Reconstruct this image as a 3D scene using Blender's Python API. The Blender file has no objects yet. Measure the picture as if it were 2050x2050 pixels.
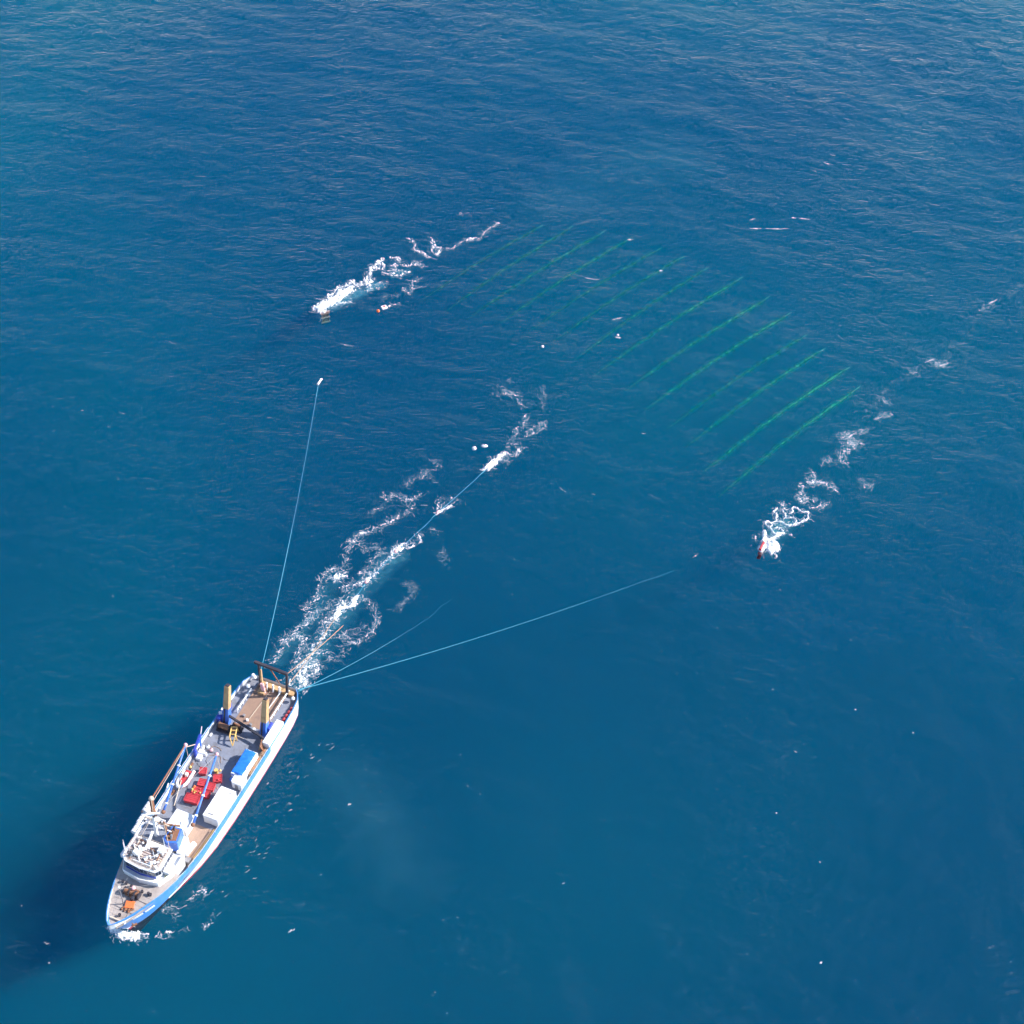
import bpy, math, random
import numpy as np
from mathutils import Vector, Matrix, Euler
random.seed(7); RNG = np.random.default_rng(7)
sc = bpy.context.scene
col = sc.collection
R = math.radians

# ------------------------------------------------------------------ camera, sky, sun, exposure
FPX, IMG = 3000.0, 2050.0            # focal length in photo pixels
PITCH, ROLL, HGT = R(46), R(2), 262.0
fw = Vector((0, math.cos(PITCH), -math.sin(PITCH)))
cr0 = Vector((1, 0, 0)); cu0 = Vector((0, math.sin(PITCH), math.cos(PITCH)))
cr = cr0*math.cos(ROLL)+cu0*math.sin(ROLL); cu = -cr0*math.sin(ROLL)+cu0*math.cos(ROLL)
cd = bpy.data.cameras.new('drone_camera'); cam = bpy.data.objects.new('drone_camera', cd); col.objects.link(cam)
cam.matrix_world = Matrix(((cr.x, cu.x, -fw.x, 0), (cr.y, cu.y, -fw.y, 0), (cr.z, cu.z, -fw.z, HGT), (0, 0, 0, 1)))
cd.sensor_width = 36; cd.lens = 36*FPX/IMG; cd.clip_start = 1; cd.clip_end = 30000
sc.camera = cam

SUN_EL, SUN_AZ = R(37), R(82)        # azimuth clockwise from +Y
sund = Vector((math.sin(SUN_AZ)*math.cos(SUN_EL), math.cos(SUN_AZ)*math.cos(SUN_EL), math.sin(SUN_EL)))
w = bpy.data.worlds.new('World'); sc.world = w; w.use_nodes = True
wn = w.node_tree.nodes; bg = wn['Background']
sky = wn.new('ShaderNodeTexSky'); sky.sky_type = 'NISHITA'; sky.sun_disc = False
sky.sun_elevation = SUN_EL; sky.sun_rotation = SUN_AZ; sky.dust_density = .4; sky.air_density = 1.0; sky.ozone_density = 3.0
w.node_tree.links.new(sky.outputs[0], bg.inputs[0]); bg.inputs[1].default_value = 0.13
sl = bpy.data.lights.new('sun', 'SUN'); sl.energy = 4.4; sl.angle = R(0.53); sl.color = (1, .96, .91)
sun = bpy.data.objects.new('sun', sl); col.objects.link(sun)
sun.rotation_euler = (-sund).to_track_quat('-Z', 'Y').to_euler(); sun.location = (200, 0, 300)
vs = sc.view_settings; vs.view_transform = 'Standard'; vs.look = 'None'; vs.gamma = 1; vs.exposure = 0.95
sc.render.engine = 'CYCLES'
cy = sc.cycles; cy.use_denoising = True; cy.max_bounces = 8; cy.volume_bounces = 2; cy.use_adaptive_sampling = True; cy.adaptive_threshold = .035; cy.adaptive_min_samples = 12; cy.diffuse_bounces = 3; cy.glossy_bounces = 3
cy.transparent_max_bounces = 12; cy.sample_clamp_indirect = 6; cy.sample_clamp_direct = 1.15

# ------------------------------------------------------------------ helpers
def at(px, py, z=0.0):               # photo pixel -> point of the place at height z
    d = fw+cr*((px-1025)/FPX)-cu*((py-1025)/FPX)
    t = (z-HGT)/d.z
    return Vector((0, 0, HGT))+d*t

def crop(ox, oy, s): return lambda x, y: (ox+x/s, oy+y/s)

_waves = []
for k in range(22):
    lam = 4.2*(1.105**k); ang = R(-108)+RNG.normal()*R(34)
    _waves.append((2*math.pi/lam*math.cos(ang), 2*math.pi/lam*math.sin(ang), RNG.random()*6.283, .0034*lam**.95))
def wave_h(x, y):
    h = 0*x
    for kx, ky, ph, a in _waves: h = h+a*np.sin(kx*x+ky*y+ph)
    f = np.clip((250-np.abs(x))/60, 0, 1)*np.clip((600-y)/80, 0, 1)*np.clip((y-50)/40, 0, 1)
    return h*f

def _hash(i, j, s):
    n = (i*374761393+j*668265263+s*982451653) & 0x7fffffff
    n = ((n ^ (n >> 13))*1274126177) & 0x7fffffff
    return ((n ^ (n >> 16)) & 0xffff)/65535.0
def vnoise(x, y, s=0):
    i = np.floor(x).astype(np.int64); j = np.floor(y).astype(np.int64); fx = x-i; fy = y-j
    fx = fx*fx*fx*(fx*(fx*6-15)+10); fy = fy*fy*fy*(fy*(fy*6-15)+10)
    return (_hash(i, j, s)*(1-fx)+_hash(i+1, j, s)*fx)*(1-fy)+(_hash(i, j+1, s)*(1-fx)+_hash(i+1, j+1, s)*fx)*fy
def fbm(x, y, s=0, o=3):
    v = 0; a = .5; t = 0
    for k in range(o):
        v = v+a*vnoise(x, y, s+k*17); t += a; a *= .55; x = x*2.03+7.1; y = y*2.03-3.7
    return v/t

def tag(o, label=None, cat=None, group=None, kind=None):
    if label: o['label'] = label
    if cat: o['category'] = cat
    if group: o['group'] = group
    if kind: o['kind'] = kind
    return o

class MB:
    def __init__(s): s.v = []; s.f = []
    def add(s, vs_, fs):
        n = len(s.v); s.v += [tuple(v) for v in vs_]; s.f += [tuple(i+n for i in f) for f in fs]; return s
    def box(s, c, d, rz=0, rx=0, ry=0):
        m = Euler((rx, ry, rz)).to_matrix(); c = Vector(c)
        vs_ = [c+m @ Vector((x*d[0]/2, y*d[1]/2, z*d[2]/2)) for z in (-1, 1) for y in (-1, 1) for x in (-1, 1)]
        return s.add(vs_, [(0, 2, 3, 1), (4, 5, 7, 6), (0, 1, 5, 4), (2, 6, 7, 3), (0, 4, 6, 2), (1, 3, 7, 5)])
    def span(s, a, b):
        return s.box([(p+q)/2 for p, q in zip(a, b)], [abs(q-p) for p, q in zip(a, b)])
    def beam(s, p, q, wd, ht, wd2=None, ht2=None):
        p = Vector(p); q = Vector(q); d = (q-p).normalized()
        up = Vector((0, 0, 1)) if abs(d.z) < .95 else Vector((1, 0, 0))
        a = d.cross(up).normalized(); b = a.cross(d).normalized(); wd2 = wd2 or wd; ht2 = ht2 or ht
        vs_ = [c+a*(x*ww/2)+b*(y*hh/2) for c, ww, hh in ((p, wd, ht), (q, wd2, ht2)) for x, y in ((-1, -1), (1, -1), (1, 1), (-1, 1))]
        return s.add(vs_, [(0, 1, 2, 3), (7, 6, 5, 4), (0, 4, 5, 1), (1, 5, 6, 2), (2, 6, 7, 3), (3, 7, 4, 0)])
    def tube(s, p, q, r, n=8, r2=None, cap=True): return s.path([p, q], r, n, r2, cap)
    def path(s, pts, r, n=6, r2=None, cap=True):
        pts = [Vector(p) for p in pts]; vs_ = []; m = len(pts); r2 = r if r2 is None else r2
        for i, p in enumerate(pts):
            d = (pts[min(i+1, m-1)]-pts[max(i-1, 0)]).normalized()
            up = Vector((0, 0, 1)) if abs(d.z) < .95 else Vector((1, 0, 0))
            a = d.cross(up).normalized(); b = a.cross(d).normalized()
            rr = r+(r2-r)*i/max(m-1, 1)
            vs_ += [p+(a*math.cos(6.28318*k/n)+b*math.sin(6.28318*k/n))*rr for k in range(n)]
        fs = [(i*n+k, i*n+(k+1) % n, (i+1)*n+(k+1) % n, (i+1)*n+k) for i in range(m-1) for k in range(n)]
        if cap: fs += [tuple(range(n))[::-1], tuple((m-1)*n+k for k in range(n))]
        return s.add(vs_, fs)
    def prism(s, poly, z0, z1):
        n = len(poly); vs_ = [(x, y, z0) for x, y in poly]+[(x, y, z1) for x, y in poly]
        return s.add(vs_, [tuple(range(n))[::-1], tuple(range(n, 2*n))]+[(k, (k+1) % n, n+(k+1) % n, n+k) for k in range(n)])
    def ball(s, c, r, n=10, m=7, sq=(1, 1, 1)):
        vs_ = [(c[0], c[1], c[2]-r*sq[2])]
        for i in range(1, m):
            t = math.pi*i/m
            vs_ += [(c[0]+r*sq[0]*math.sin(t)*math.cos(6.28318*k/n), c[1]+r*sq[1]*math.sin(t)*math.sin(6.28318*k/n), c[2]-r*sq[2]*math.cos(t)) for k in range(n)]
        vs_.append((c[0], c[1], c[2]+r*sq[2])); e = len(vs_)-1
        fs = [(0, 1+(k+1) % n, 1+k) for k in range(n)]
        for i in range(m-2): fs += [(1+i*n+k, 1+i*n+(k+1) % n, 1+(i+1)*n+(k+1) % n, 1+(i+1)*n+k) for k in range(n)]
        b = 1+(m-2)*n; fs += [(b+k, b+(k+1) % n, e) for k in range(n)]
        return s.add(vs_, fs)
    def build(s, name, mat, parent=None, smooth=False, bevel=0, label=None):
        me = bpy.data.meshes.new(name); me.from_pydata(s.v, [], s.f); me.update(); me.validate()
        if smooth: me.shade_smooth()
        o = bpy.data.objects.new(name, me); col.objects.link(o); me.materials.append(M[mat])
        if parent is not None: o.parent = parent
        if bevel:
            b = o.modifiers.new('edge', 'BEVEL'); b.width = bevel; b.segments = 2; b.limit_method = 'ANGLE'
        if label: o['label'] = label
        return o

# ------------------------------------------------------------------ materials
M = {}
def mat(name, c, rough=.55, metal=0.0, var=.18, scale=1.2, dirt=None, dirt_amt=.35, bump=0.0, spec=.5, stretch=None):
    m = bpy.data.materials.new(name); m.use_nodes = True; nt = m.node_tree; N = nt.nodes; L = nt.links
    b = N['Principled BSDF']; b.inputs['Roughness'].default_value = rough; b.inputs['Metallic'].default_value = metal
    b.inputs['Specular IOR Level'].default_value = spec
    tc = N.new('ShaderNodeTexCoord')
    n1 = N.new('ShaderNodeTexNoise'); n1.inputs['Scale'].default_value = scale; n1.inputs['Detail'].default_value = 6; n1.inputs['Roughness'].default_value = .65
    L.new(tc.outputs['Object'], n1.inputs['Vector'])
    mx = N.new('ShaderNodeMixRGB'); mx.inputs[1].default_value = (*[x*(1-var) for x in c], 1); mx.inputs[2].default_value = (*[min(1, x*(1+var)) for x in c], 1)
    L.new(n1.outputs['Fac'], mx.inputs[0]); out = mx.outputs[0]
    if dirt:
        n2 = N.new('ShaderNodeTexNoise'); n2.inputs['Scale'].default_value = scale*.45; n2.inputs['Detail'].default_value = 8; n2.inputs['Roughness'].default_value = .7
        if stretch:
            mp = N.new('ShaderNodeMapping'); mp.inputs['Scale'].default_value = (2.6, 2.6, 2.6*stretch); L.new(tc.outputs['Object'], mp.inputs[0]); L.new(mp.outputs[0], n2.inputs['Vector'])
        else: L.new(tc.outputs['Object'], n2.inputs['Vector'])
        rp = N.new('ShaderNodeValToRGB'); rp.color_ramp.elements[0].position = .5; rp.color_ramp.elements[1].position = .72
        rp.color_ramp.elements[1].color = (dirt_amt,)*3+(1,)
        L.new(n2.outputs['Fac'], rp.inputs[0])
        m2 = N.new('ShaderNodeMixRGB'); m2.inputs[2].default_value = (*dirt, 1); L.new(rp.outputs[0], m2.inputs[0]); L.new(out, m2.inputs[1]); out = m2.outputs[0]
    L.new(out, b.inputs['Base Color'])
    if bump:
        bp = N.new('ShaderNodeBump'); bp.inputs['Strength'].default_value = bump; bp.inputs['Distance'].default_value = .1
        L.new(n1.outputs['Fac'], bp.inputs['Height']); L.new(bp.outputs[0], b.inputs['Normal'])
    M[name] = m; return m
RUST = (.22, .09, .04)
mat('white', (.80, .80, .80), .45, dirt=(.55, .47, .40), dirt_amt=.45, scale=.9)
mat('white_clean', (.82, .82, .82), .4, var=.06, dirt=(.6, .56, .5), dirt_amt=.25)
mat('band_blue', (.07, .25, .62), .45, var=.12, dirt=(.22, .34, .50), dirt_amt=.5, scale=.7, stretch=.2)
mat('hull_white', (.80, .80, .80), .45, var=.08, dirt=(.50, .40, .33), dirt_amt=.6, scale=1.0, stretch=.16)
mat('antifouling', (.012, .016, .035), .7)
mat('blue', (.03, .07, .42), .4, dirt=RUST, dirt_amt=.3)
mat('blue_mid', (.05, .16, .55), .4, dirt=(.2, .25, .4), dirt_amt=.3)
mat('red_bottom', (.42, .05, .07), .5, dirt=(.25, .06, .06), dirt_amt=.5)
mat('deck_grey', (.20, .215, .265), .75, var=.30, scale=.55, dirt=(.11, .095, .09), dirt_amt=.8, bump=.05)
mat('deck_wood', (.40, .27, .20), .8, var=.2, scale=1.5, dirt=(.22, .17, .15), dirt_amt=.5, bump=.1)
mat('trawl_wood', (.30, .19, .135), .8, var=.25, scale=1.2, dirt=(.14, .10, .09), dirt_amt=.6, bump=.1)
mat('tan', (.50, .31, .15), .6, dirt=RUST, dirt_amt=.6)
mat('rust', (.24, .11, .06), .8, var=.4, scale=2.5, dirt=(.08, .05, .045), dirt_amt=.7, bump=.2)
mat('dark', (.035, .033, .045), .6, dirt=(.10, .07, .06), dirt_amt=.5)
mat('steel', (.28, .27, .28), .5, .3, dirt=RUST, dirt_amt=.4)
mat('fore_wood', (.36, .31, .285), .8, var=.2, scale=1.2, dirt=(.2, .16, .14), dirt_amt=.5)
mat('roof_deck', (.46, .39, .37), .8, var=.25, scale=1.5, dirt=(.25, .2, .2), dirt_amt=.6)
mat('beige', (.58, .47, .36), .6, dirt=(.35, .25, .18), dirt_amt=.5)
mat('red', (.52, .05, .06), .5, var=.25, scale=3, dirt=(.40, .03, .04), dirt_amt=.5, bump=.2)
mat('orange', (.70, .17, .05), .55, var=.25, scale=2, dirt=(.4, .12, .05), dirt_amt=.5)
mat('yellow', (.72, .45, .14), .55, var=.2, dirt=RUST, dirt_amt=.5)
mat('tarp', (.02, .17, .62), .42, var=.3, scale=2.2, bump=.4)
mat('pane', (.02, .03, .06), .08, var=.05, spec=.8)
mat('cable_cyan', (.06, .33, .46), .5, var=.15)
mat('rope', (.34, .22, .14), .8, var=.2)
mat('streamer', (.015, .21, .13), .7, var=.6, scale=.5)
mat('bird', (.03, .30, .16), .6)
mat('pink_float', (.78, .42, .42), .5)
mat('lime', (.62, .62, .25), .6)
mat('foil_orange', (.46, .24, .17), .5, dirt=(.3, .1, .05), dirt_amt=.5)

def foam_mat(name, c, a, rough=.8, ns=5):
    m = bpy.data.materials.new(name); m.use_nodes = True; nt = m.node_tree; N = nt.nodes; L = nt.links
    b = N['Principled BSDF']; b.inputs['Roughness'].default_value = rough; b.inputs['Base Color'].default_value = (*c, 1)
    at_ = N.new('ShaderNodeAttribute'); at_.attribute_name = 'dens'
    tc = N.new('ShaderNodeTexCoord'); n = N.new('ShaderNodeTexNoise'); n.inputs['Scale'].default_value = ns; n.inputs['Detail'].default_value = 4
    L.new(tc.outputs['Object'], n.inputs['Vector'])
    mr = N.new('ShaderNodeMapRange'); mr.inputs[1].default_value = .3; mr.inputs[2].default_value = .7; mr.inputs[3].default_value = .35; mr.inputs[4].default_value = 1.25
    L.new(n.outputs['Fac'], mr.inputs[0])
    mu = N.new('ShaderNodeMath'); mu.operation = 'MULTIPLY'; L.new(at_.outputs['Fac'], mu.inputs[0]); L.new(mr.outputs[0], mu.inputs[1])
    m2 = N.new('ShaderNodeMath'); m2.operation = 'MULTIPLY'; m2.use_clamp = True; m2.inputs[1].default_value = a; L.new(mu.outputs[0], m2.inputs[0])
    L.new(m2.outputs[0], b.inputs['Alpha']); M[name] = m
foam_mat('foam', (.84, .85, .86), .88)
foam_mat('painted_glow', (.006, .175, .115), .95, .9, .6)  # teal of the blurred streamer glow, put into colour and alpha
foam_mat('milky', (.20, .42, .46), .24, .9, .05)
foam_mat('bubbles', (.22, .62, .64), .5, .9, .7)

# water surface: mirror of the sky on small waves, clear between
def water_mat():
    m = bpy.data.materials.new('water_surface'); m.use_nodes = True; nt = m.node_tree; N = nt.nodes; L = nt.links
    N.remove(N['Principled BSDF']); out = N['Material Output']
    tc = N.new('ShaderNodeTexCoord')
    def noise(scale, sx, sy, rot, det, rough=.55, dist=0):
        mp = N.new('ShaderNodeMapping'); mp.inputs['Rotation'].default_value = (0, 0, rot); mp.inputs['Scale'].default_value = (sx, sy, 1)
        L.new(tc.outputs['Object'], mp.inputs['Vector'])
        n = N.new('ShaderNodeTexNoise'); n.noise_dimensions = '2D'; n.inputs['Scale'].default_value = scale; n.inputs['Detail'].default_value = det; n.inputs['Roughness'].default_value = rough
        L.new(mp.outputs[0], n.inputs['Vector']); return n.outputs['Fac']
    def math_(op, a, b):
        k = N.new('ShaderNodeMath'); k.operation = op
        for i, x in enumerate((a, b)):
            if isinstance(x, (int, float)): k.inputs[i].default_value = x
            else: L.new(x, k.inputs[i])
        return k.outputs[0]
    a = noise(.20, .55, 1, R(36), 1, .5)
    b = noise(.66, .40, 1, R(48), 2, .5)
    c = noise(2.3, .5, 1, R(44), 1, .6)
    rdg = math_('SUBTRACT', 1, math_('ABSOLUTE', math_('MULTIPLY', math_('SUBTRACT', b, .5), 3.2), 0))
    h = math_('ADD', math_('ADD', math_('MULTIPLY', a, 1.5), math_('MULTIPLY', rdg, WV_B)), math_('MULTIPLY', c, WV_C))
    slick = noise(.012, 1, .6, R(35), 2, .6)
    mr = N.new('ShaderNodeMapRange'); mr.inputs[1].default_value = .38; mr.inputs[2].default_value = .62; mr.inputs[3].default_value = .72; mr.inputs[4].default_value = 1.1
    L.new(slick, mr.inputs[0])
    bp = N.new('ShaderNodeBump'); bp.inputs['Distance'].default_value = 1.0; L.new(h, bp.inputs['Height']); L.new(math_('MULTIPLY', mr.outputs[0], WV_S), bp.inputs['Strength'])
    ge = N.new('ShaderNodeNewGeometry'); dt = N.new('ShaderNodeVectorMath'); dt.operation = 'DOT_PRODUCT'
    L.new(bp.outputs[0], dt.inputs[0]); L.new(ge.outputs['Incoming'], dt.inputs[1])
    cosn = math_('MINIMUM', math_('ABSOLUTE', dt.outputs['Value'], 0), 1)
    fres = math_('ADD', .02, math_('MULTIPLY', .98, math_('POWER', math_('SUBTRACT', 1, cosn), 5)))     # Schlick reflectance of water
    gl = N.new('ShaderNodeBsdfGlossy'); gl.inputs['Roughness'].default_value = .2; L.new(bp.outputs[0], gl.inputs['Normal'])
    tr = N.new('ShaderNodeBsdfTransparent'); 
    tb = noise(.0065, 1, .55, R(-25), 2, .55); tm = N.new('ShaderNodeMapRange'); tm.inputs[1].default_value = .32; tm.inputs[2].default_value = .68; L.new(tb, tm.inputs[0])
    tx = N.new('ShaderNodeMixRGB'); tx.inputs[1].default_value = (.76, .80, .88, 1); tx.inputs[2].default_value = (.97, .985, .96, 1); L.new(tm.outputs[0], tx.inputs[0]); L.new(tx.outputs[0], tr.inputs[0])      # drifting bands of clearer and murkier water
    mx = N.new('ShaderNodeMixShader'); L.new(fres, mx.inputs[0]); L.new(tr.outputs[0], mx.inputs[1]); L.new(gl.outputs[0], mx.inputs[2])
    L.new(mx.outputs[0], out.inputs['Surface']); M['water'] = m
WV_B, WV_C, WV_S = .42, .035, .54
water_mat()
def volume_mat():
    m = bpy.data.materials.new('deep_water'); m.use_nodes = True; nt = m.node_tree; N = nt.nodes; L = nt.links
    N.remove(N['Principled BSDF']); out = N['Material Output']
    s = N.new('ShaderNodeVolumeScatter'); s.inputs['Color'].default_value = (.04, .72, 1, 1); s.inputs['Density'].default_value = .0080; s.inputs['Anisotropy'].default_value = 0.0
    a = N.new('ShaderNodeVolumeAbsorption'); a.inputs['Color'].default_value = (0, .882, .925, 1); a.inputs['Density'].default_value = .125
    ad = N.new('ShaderNodeAddShader'); L.new(s.outputs[0], ad.inputs[0]); L.new(a.outputs[0], ad.inputs[1]); L.new(ad.outputs[0], out.inputs['Volume']); M['deep'] = m
volume_mat()
mat('seabed', (.03, .05, .06), .9)

# ------------------------------------------------------------------ the sea
def np_mesh(name, V, F, matname, smooth=True, dens=None, parent=None):
    me = bpy.data.meshes.new(name); nf = len(F); k = F.shape[1]
    me.vertices.add(len(V)); me.vertices.foreach_set('co', V.astype(np.float32).ravel())
    me.loops.add(nf*k); me.loops.foreach_set('vertex_index', F.astype(np.int32).ravel())
    me.polygons.add(nf); me.polygons.foreach_set('loop_start', np.arange(0, nf*k, k, dtype=np.int32))
    if smooth: me.polygons.foreach_set('use_smooth', np.ones(nf, dtype=bool))
    me.update(calc_edges=True)
    if dens is not None:
        a = me.attributes.new('dens', 'FLOAT', 'POINT'); a.data.foreach_set('value', dens.astype(np.float32))
    o = bpy.data.objects.new(name, me); col.objects.link(o); me.materials.append(M[matname])
    if parent: o.parent = parent
    return o
xs = np.arange(-252, 252.1, 1.2); ys = np.arange(48, 612.1, 1.2)
gx, gy = np.meshgrid(xs, ys); V = np.stack([gx, gy, wave_h(gx, gy)], -1).reshape(-1, 3)
nx, ny = len(xs), len(ys); idx = np.arange(nx*ny).reshape(ny, nx)
F = np.stack([idx[:-1, :-1], idx[:-1, 1:], idx[1:, 1:], idx[1:, :-1]], -1).reshape(-1, 4)
B = 12000.0; ex = [-B, xs[0], xs[-1], B]; ey = [-B, ys[0], ys[-1], B]; nb = len(V)
V2 = np.array([(x, y, 0) for y in ey for x in ex]); F2 = np.array([(nb+j*4+i, nb+j*4+i+1, nb+j*4+i+5, nb+j*4+i+4) for j in range(3) for i in range(3) if not (i == 1 and j == 1)])
sea = np_mesh('sea', np.vstack([V, V2]), np.vstack([F, F2]), 'water'); tag(sea, 'deep blue open sea with small wind waves', 'sea', kind='structure')
wb = MB().span((-B, -B, -120), (B, B, -.95)).build('water_body', 'deep'); tag(wb, 'clear blue water below the waves', 'water', kind='structure')
sb = MB().span((-B, -B, -124), (B, B, -121)).build('seabed', 'seabed'); tag(sb, 'dark sea floor far below', 'seabed', kind='structure')

# ------------------------------------------------------------------ the ship (local x forward, y to port, z up)
SX, SY = -48.75, 194.11
HEAD = R(-110.78)
shipM = Matrix.Translation((SX, SY, 0)) @ Matrix.Rotation(HEAD, 4, 'Z')
def empty(name, loc=(0, 0, 0), rz=0, size=1):
    o = bpy.data.objects.new(name, None); col.objects.link(o); o.location = loc; o.rotation_euler = (0, 0, rz); o.empty_display_size = size; return o
def on_ship(o, u, v, z, rz=0):       # place a loose thing on the deck
    o.location = shipM @ Vector((u, v, z)); o.rotation_euler = (0, 0, HEAD+rz); return o
ship = empty('research_vessel', (SX, SY, 0), HEAD, 5)
tag(ship, 'large blue and white research trawler steaming towards the lower left corner', 'ship')
CW = -.35
US = np.array([-.2, .6, 2.2, 5, 9, 15, 22, 30, 37, 42, 46, 49.5, 52.5, 55, 57.5, 59.6, 61.3, 62.6, 63.4])
HD = np.array([4.9, 5.7, 6.5, 6.85, 7.0, 7.05, 7.05, 7.0, 6.9, 6.7, 6.35, 5.9, 5.25, 4.5, 3.6, 2.7, 1.8, .95, .06])   # deck
HWL = np.array([4.5, 5.3, 6.0, 6.4, 6.6, 6.7, 6.75, 6.7, 6.4, 5.7, 4.8, 3.9, 2.95, 2.15, 1.45, .9, .5, .22, .04])             # waterline
def deck_top(u): return 6.05+np.clip((u-40)/23, 0, 1)**1.4*3.1      # top of bulwark
band_lo = lambda u: deck_top(u)-1.9-np.clip((u-38)/20, 0, 1)**.8*1.7-np.clip((u-52)/10, 0, 1)*2.6
def half(i, z):
    t = float(deck_top(US[i])); zb = float(band_lo(US[i])); hb = HD[i]*(1-.012*(t-zb))
    if z >= zb: return HD[i]*(1-.012*(t-z))
    e = 1.0+1.2*max(0, min(1, (US[i]-38)/18)); f = max(0, z/zb)
    return HWL[i]+(hb-HWL[i])*f**e if z >= 0 else HWL[i]*(1+z*.12)
def station_u(i, z):
    t = deck_top(US[i]); k = max(0, (US[i]-44)/19.4)**1.6
    return US[i]-4.6*k*(1-max(0, z)/t)**1.15 - (.5*z if z < 0 and US[i] > 50 else 0)*.0
def skin(levels, i0, i1, name, m, parent):
    mb = MB(); rows = []
    for sgn in (1, -1):
        base = len(mb.v); n = i1-i0
        for i in range(i0, i1):
            for L_ in levels:
                z = L_(US[i]); mb.v.append((station_u(i, z), CW+sgn*half(i, z), z))
        k = len(levels)
        for i in range(n-1):
            for j in range(k-1):
                a = base+i*k+j; q = (a, a+k, a+k+1, a+1); mb.f.append(q if sgn < 0 else q[::-1])
    return mb.build(name, m, parent, smooth=True)
NS = len(US)
hull = empty('hull'); hull.parent = ship
skin([lambda u: -4.0, lambda u: -2, lambda u: -.25], 0, NS, 'bottom_paint', 'antifouling', hull)
skin([lambda u: -.25, lambda u: .3, lambda u: .75], 0, NS, 'boot_topping', 'red_bottom', hull)
skin([lambda u: .75, lambda u: 2.2, lambda u: band_lo(u)*.72, band_lo], 0, NS, 'side_plating', 'hull_white', hull)
IB = 5
skin([band_lo, lambda u: (band_lo(u)+deck_top(u))/2, deck_top], IB, NS, 'painted_band', 'band_blue', hull)
skin([band_lo, lambda u: (band_lo(u)+deck_top(u))/2, deck_top], 0, IB+1, 'stern_plating', 'hull_white', hull)
# transom
mb = MB(); zl = [-4, .75, 3, 6.05]
for z in zl: mb.v += [(station_u(0, z), CW+half(0, z), z), (station_u(0, z), CW-half(0, z), z)]
mb.f = [(2*i, 2*i+1, 2*i+3, 2*i+2) for i in range(3)]
mb.build('transom', 'white', hull)
# bulwark inner face and cap, per side
for sgn in (1, -1):
    mb = MB(); cap = MB()
    for i in range(NS):
        t = float(deck_top(US[i])); h = max(.02, HD[i]-.16); zb = 4.9 if US[i] < 48 else 7.4
        mb.v += [(US[i]-.1*(i == NS-1), CW+sgn*h, zb), (US[i]-.1*(i == NS-1), CW+sgn*h, t)]
        cap.v += [(US[i], CW+sgn*(HD[i]+.05), t+.004), (US[i], CW+sgn*max(0.0, HD[i]-.18), t+.004), (US[i], CW+sgn*(HD[i]+.05), t+.07), (US[i], CW+sgn*max(0.0, HD[i]-.18), t+.07)]
    for i in range(NS-1):
        mb.f.append((2*i, 2*i+1, 2*i+3, 2*i+2))
        a = 4*i; b = a+4; cap.f += [(a+2, b+2, b+3, a+3), (a, b, b+2, a+2), (a+1, a+3, b+3, b+1)]
    mb.build('bulwark', 'hull_white', hull); cap.build('rail_cap', 'band_blue', hull)
# ship name as rows of white letter strokes on the port bow, unreadable from the air
mb = MB()
for k in range(13):
    if k == 6: continue
    u0 = 55.6+k*.36; p = []
    for uu in (u0, u0+.29):
        for dz in (1.15, 2.0):
            i = np.searchsorted(US, uu)-1; z = float(deck_top(uu))-dz-.15
            f = (uu-US[i])/(US[i+1]-US[i]); hw = half(i, z)*(1-f)+half(i+1, z)*f; su = station_u(i, z)*(1-f)+station_u(i+1, z)*f
            p.append((su+.06, CW+hw+.16, z))
    mb.add(p, [(0, 2, 3, 1)])
mb.build('name_lettering', 'white_clean', hull)
mb = MB(); mb.ball((61.1, CW+1.75, 7.3), .3, sq=(1, .5, .8)); mb.build('hawse_plate', 'white_clean', hull)
anc = MB(); anc.beam((60.2, 2.2, 6.2), (59.6, 1.9, 4.6), .18, .18).beam((59.2, 2.35, 4.7), (60.1, 1.75, 4.7), .35, .2); anc.build('anchor', 'rust', hull)
# long fender line along the side
for sgn in (1, -1):
    mb = MB(); pts = []
    for i in range(2, 13):
        z = float(band_lo(US[i])); pts.append((station_u(i, z), CW+sgn*(half(i, z)+.06), z))
    mb.path(pts, .08, 6); mb.build('rubbing_strake', 'white_clean', hull)

def outline(u0, u1, off=.12, du=.5):
    uu = np.arange(u0, u1+.001, du); hh = np.interp(uu, US, HD)-off
    return [(u, CW+h) for u, h in zip(uu, hh)]+[(u, CW-h) for u, h in zip(uu[::-1], hh[::-1])]
mb = MB().prism(outline(-.1, 49.5), 4.5, 5.0); mb.build('main_deck', 'deck_grey', ship)
mb = MB().prism(outline(48.6, 62.9, .1), 7.0, 7.75); mb.build('fore_deck', 'fore_wood', ship)
# trawl deck planking in the well between the inner rails, wooden side deck
for k in range(18):
    v0 = -3.95+k*.395
    MB().span((.9, v0, 5.0), (11.4, v0+.375, 5.045+.012*random.random())).build('plank', 'trawl_wood', ship)
for k in range(13):
    v0 = 1.55+k*.38
    hw = float(np.interp(44, US, HD))+CW-.2
    if v0+.36 > hw: break
    MB().span((36.3, v0, 5.0), (45.2, v0+.36, 5.04+.012*random.random())).build('plank', 'deck_wood', ship)
for k in range(7):
    u0 = 54.2+k*1.05
    hw = float(np.interp(u0+1.0, US, HD))-.35
    MB().span((u0, CW-hw, 7.75), (u0+1.0, CW+hw, 7.79)).build('plank', 'fore_wood', ship)
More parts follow.
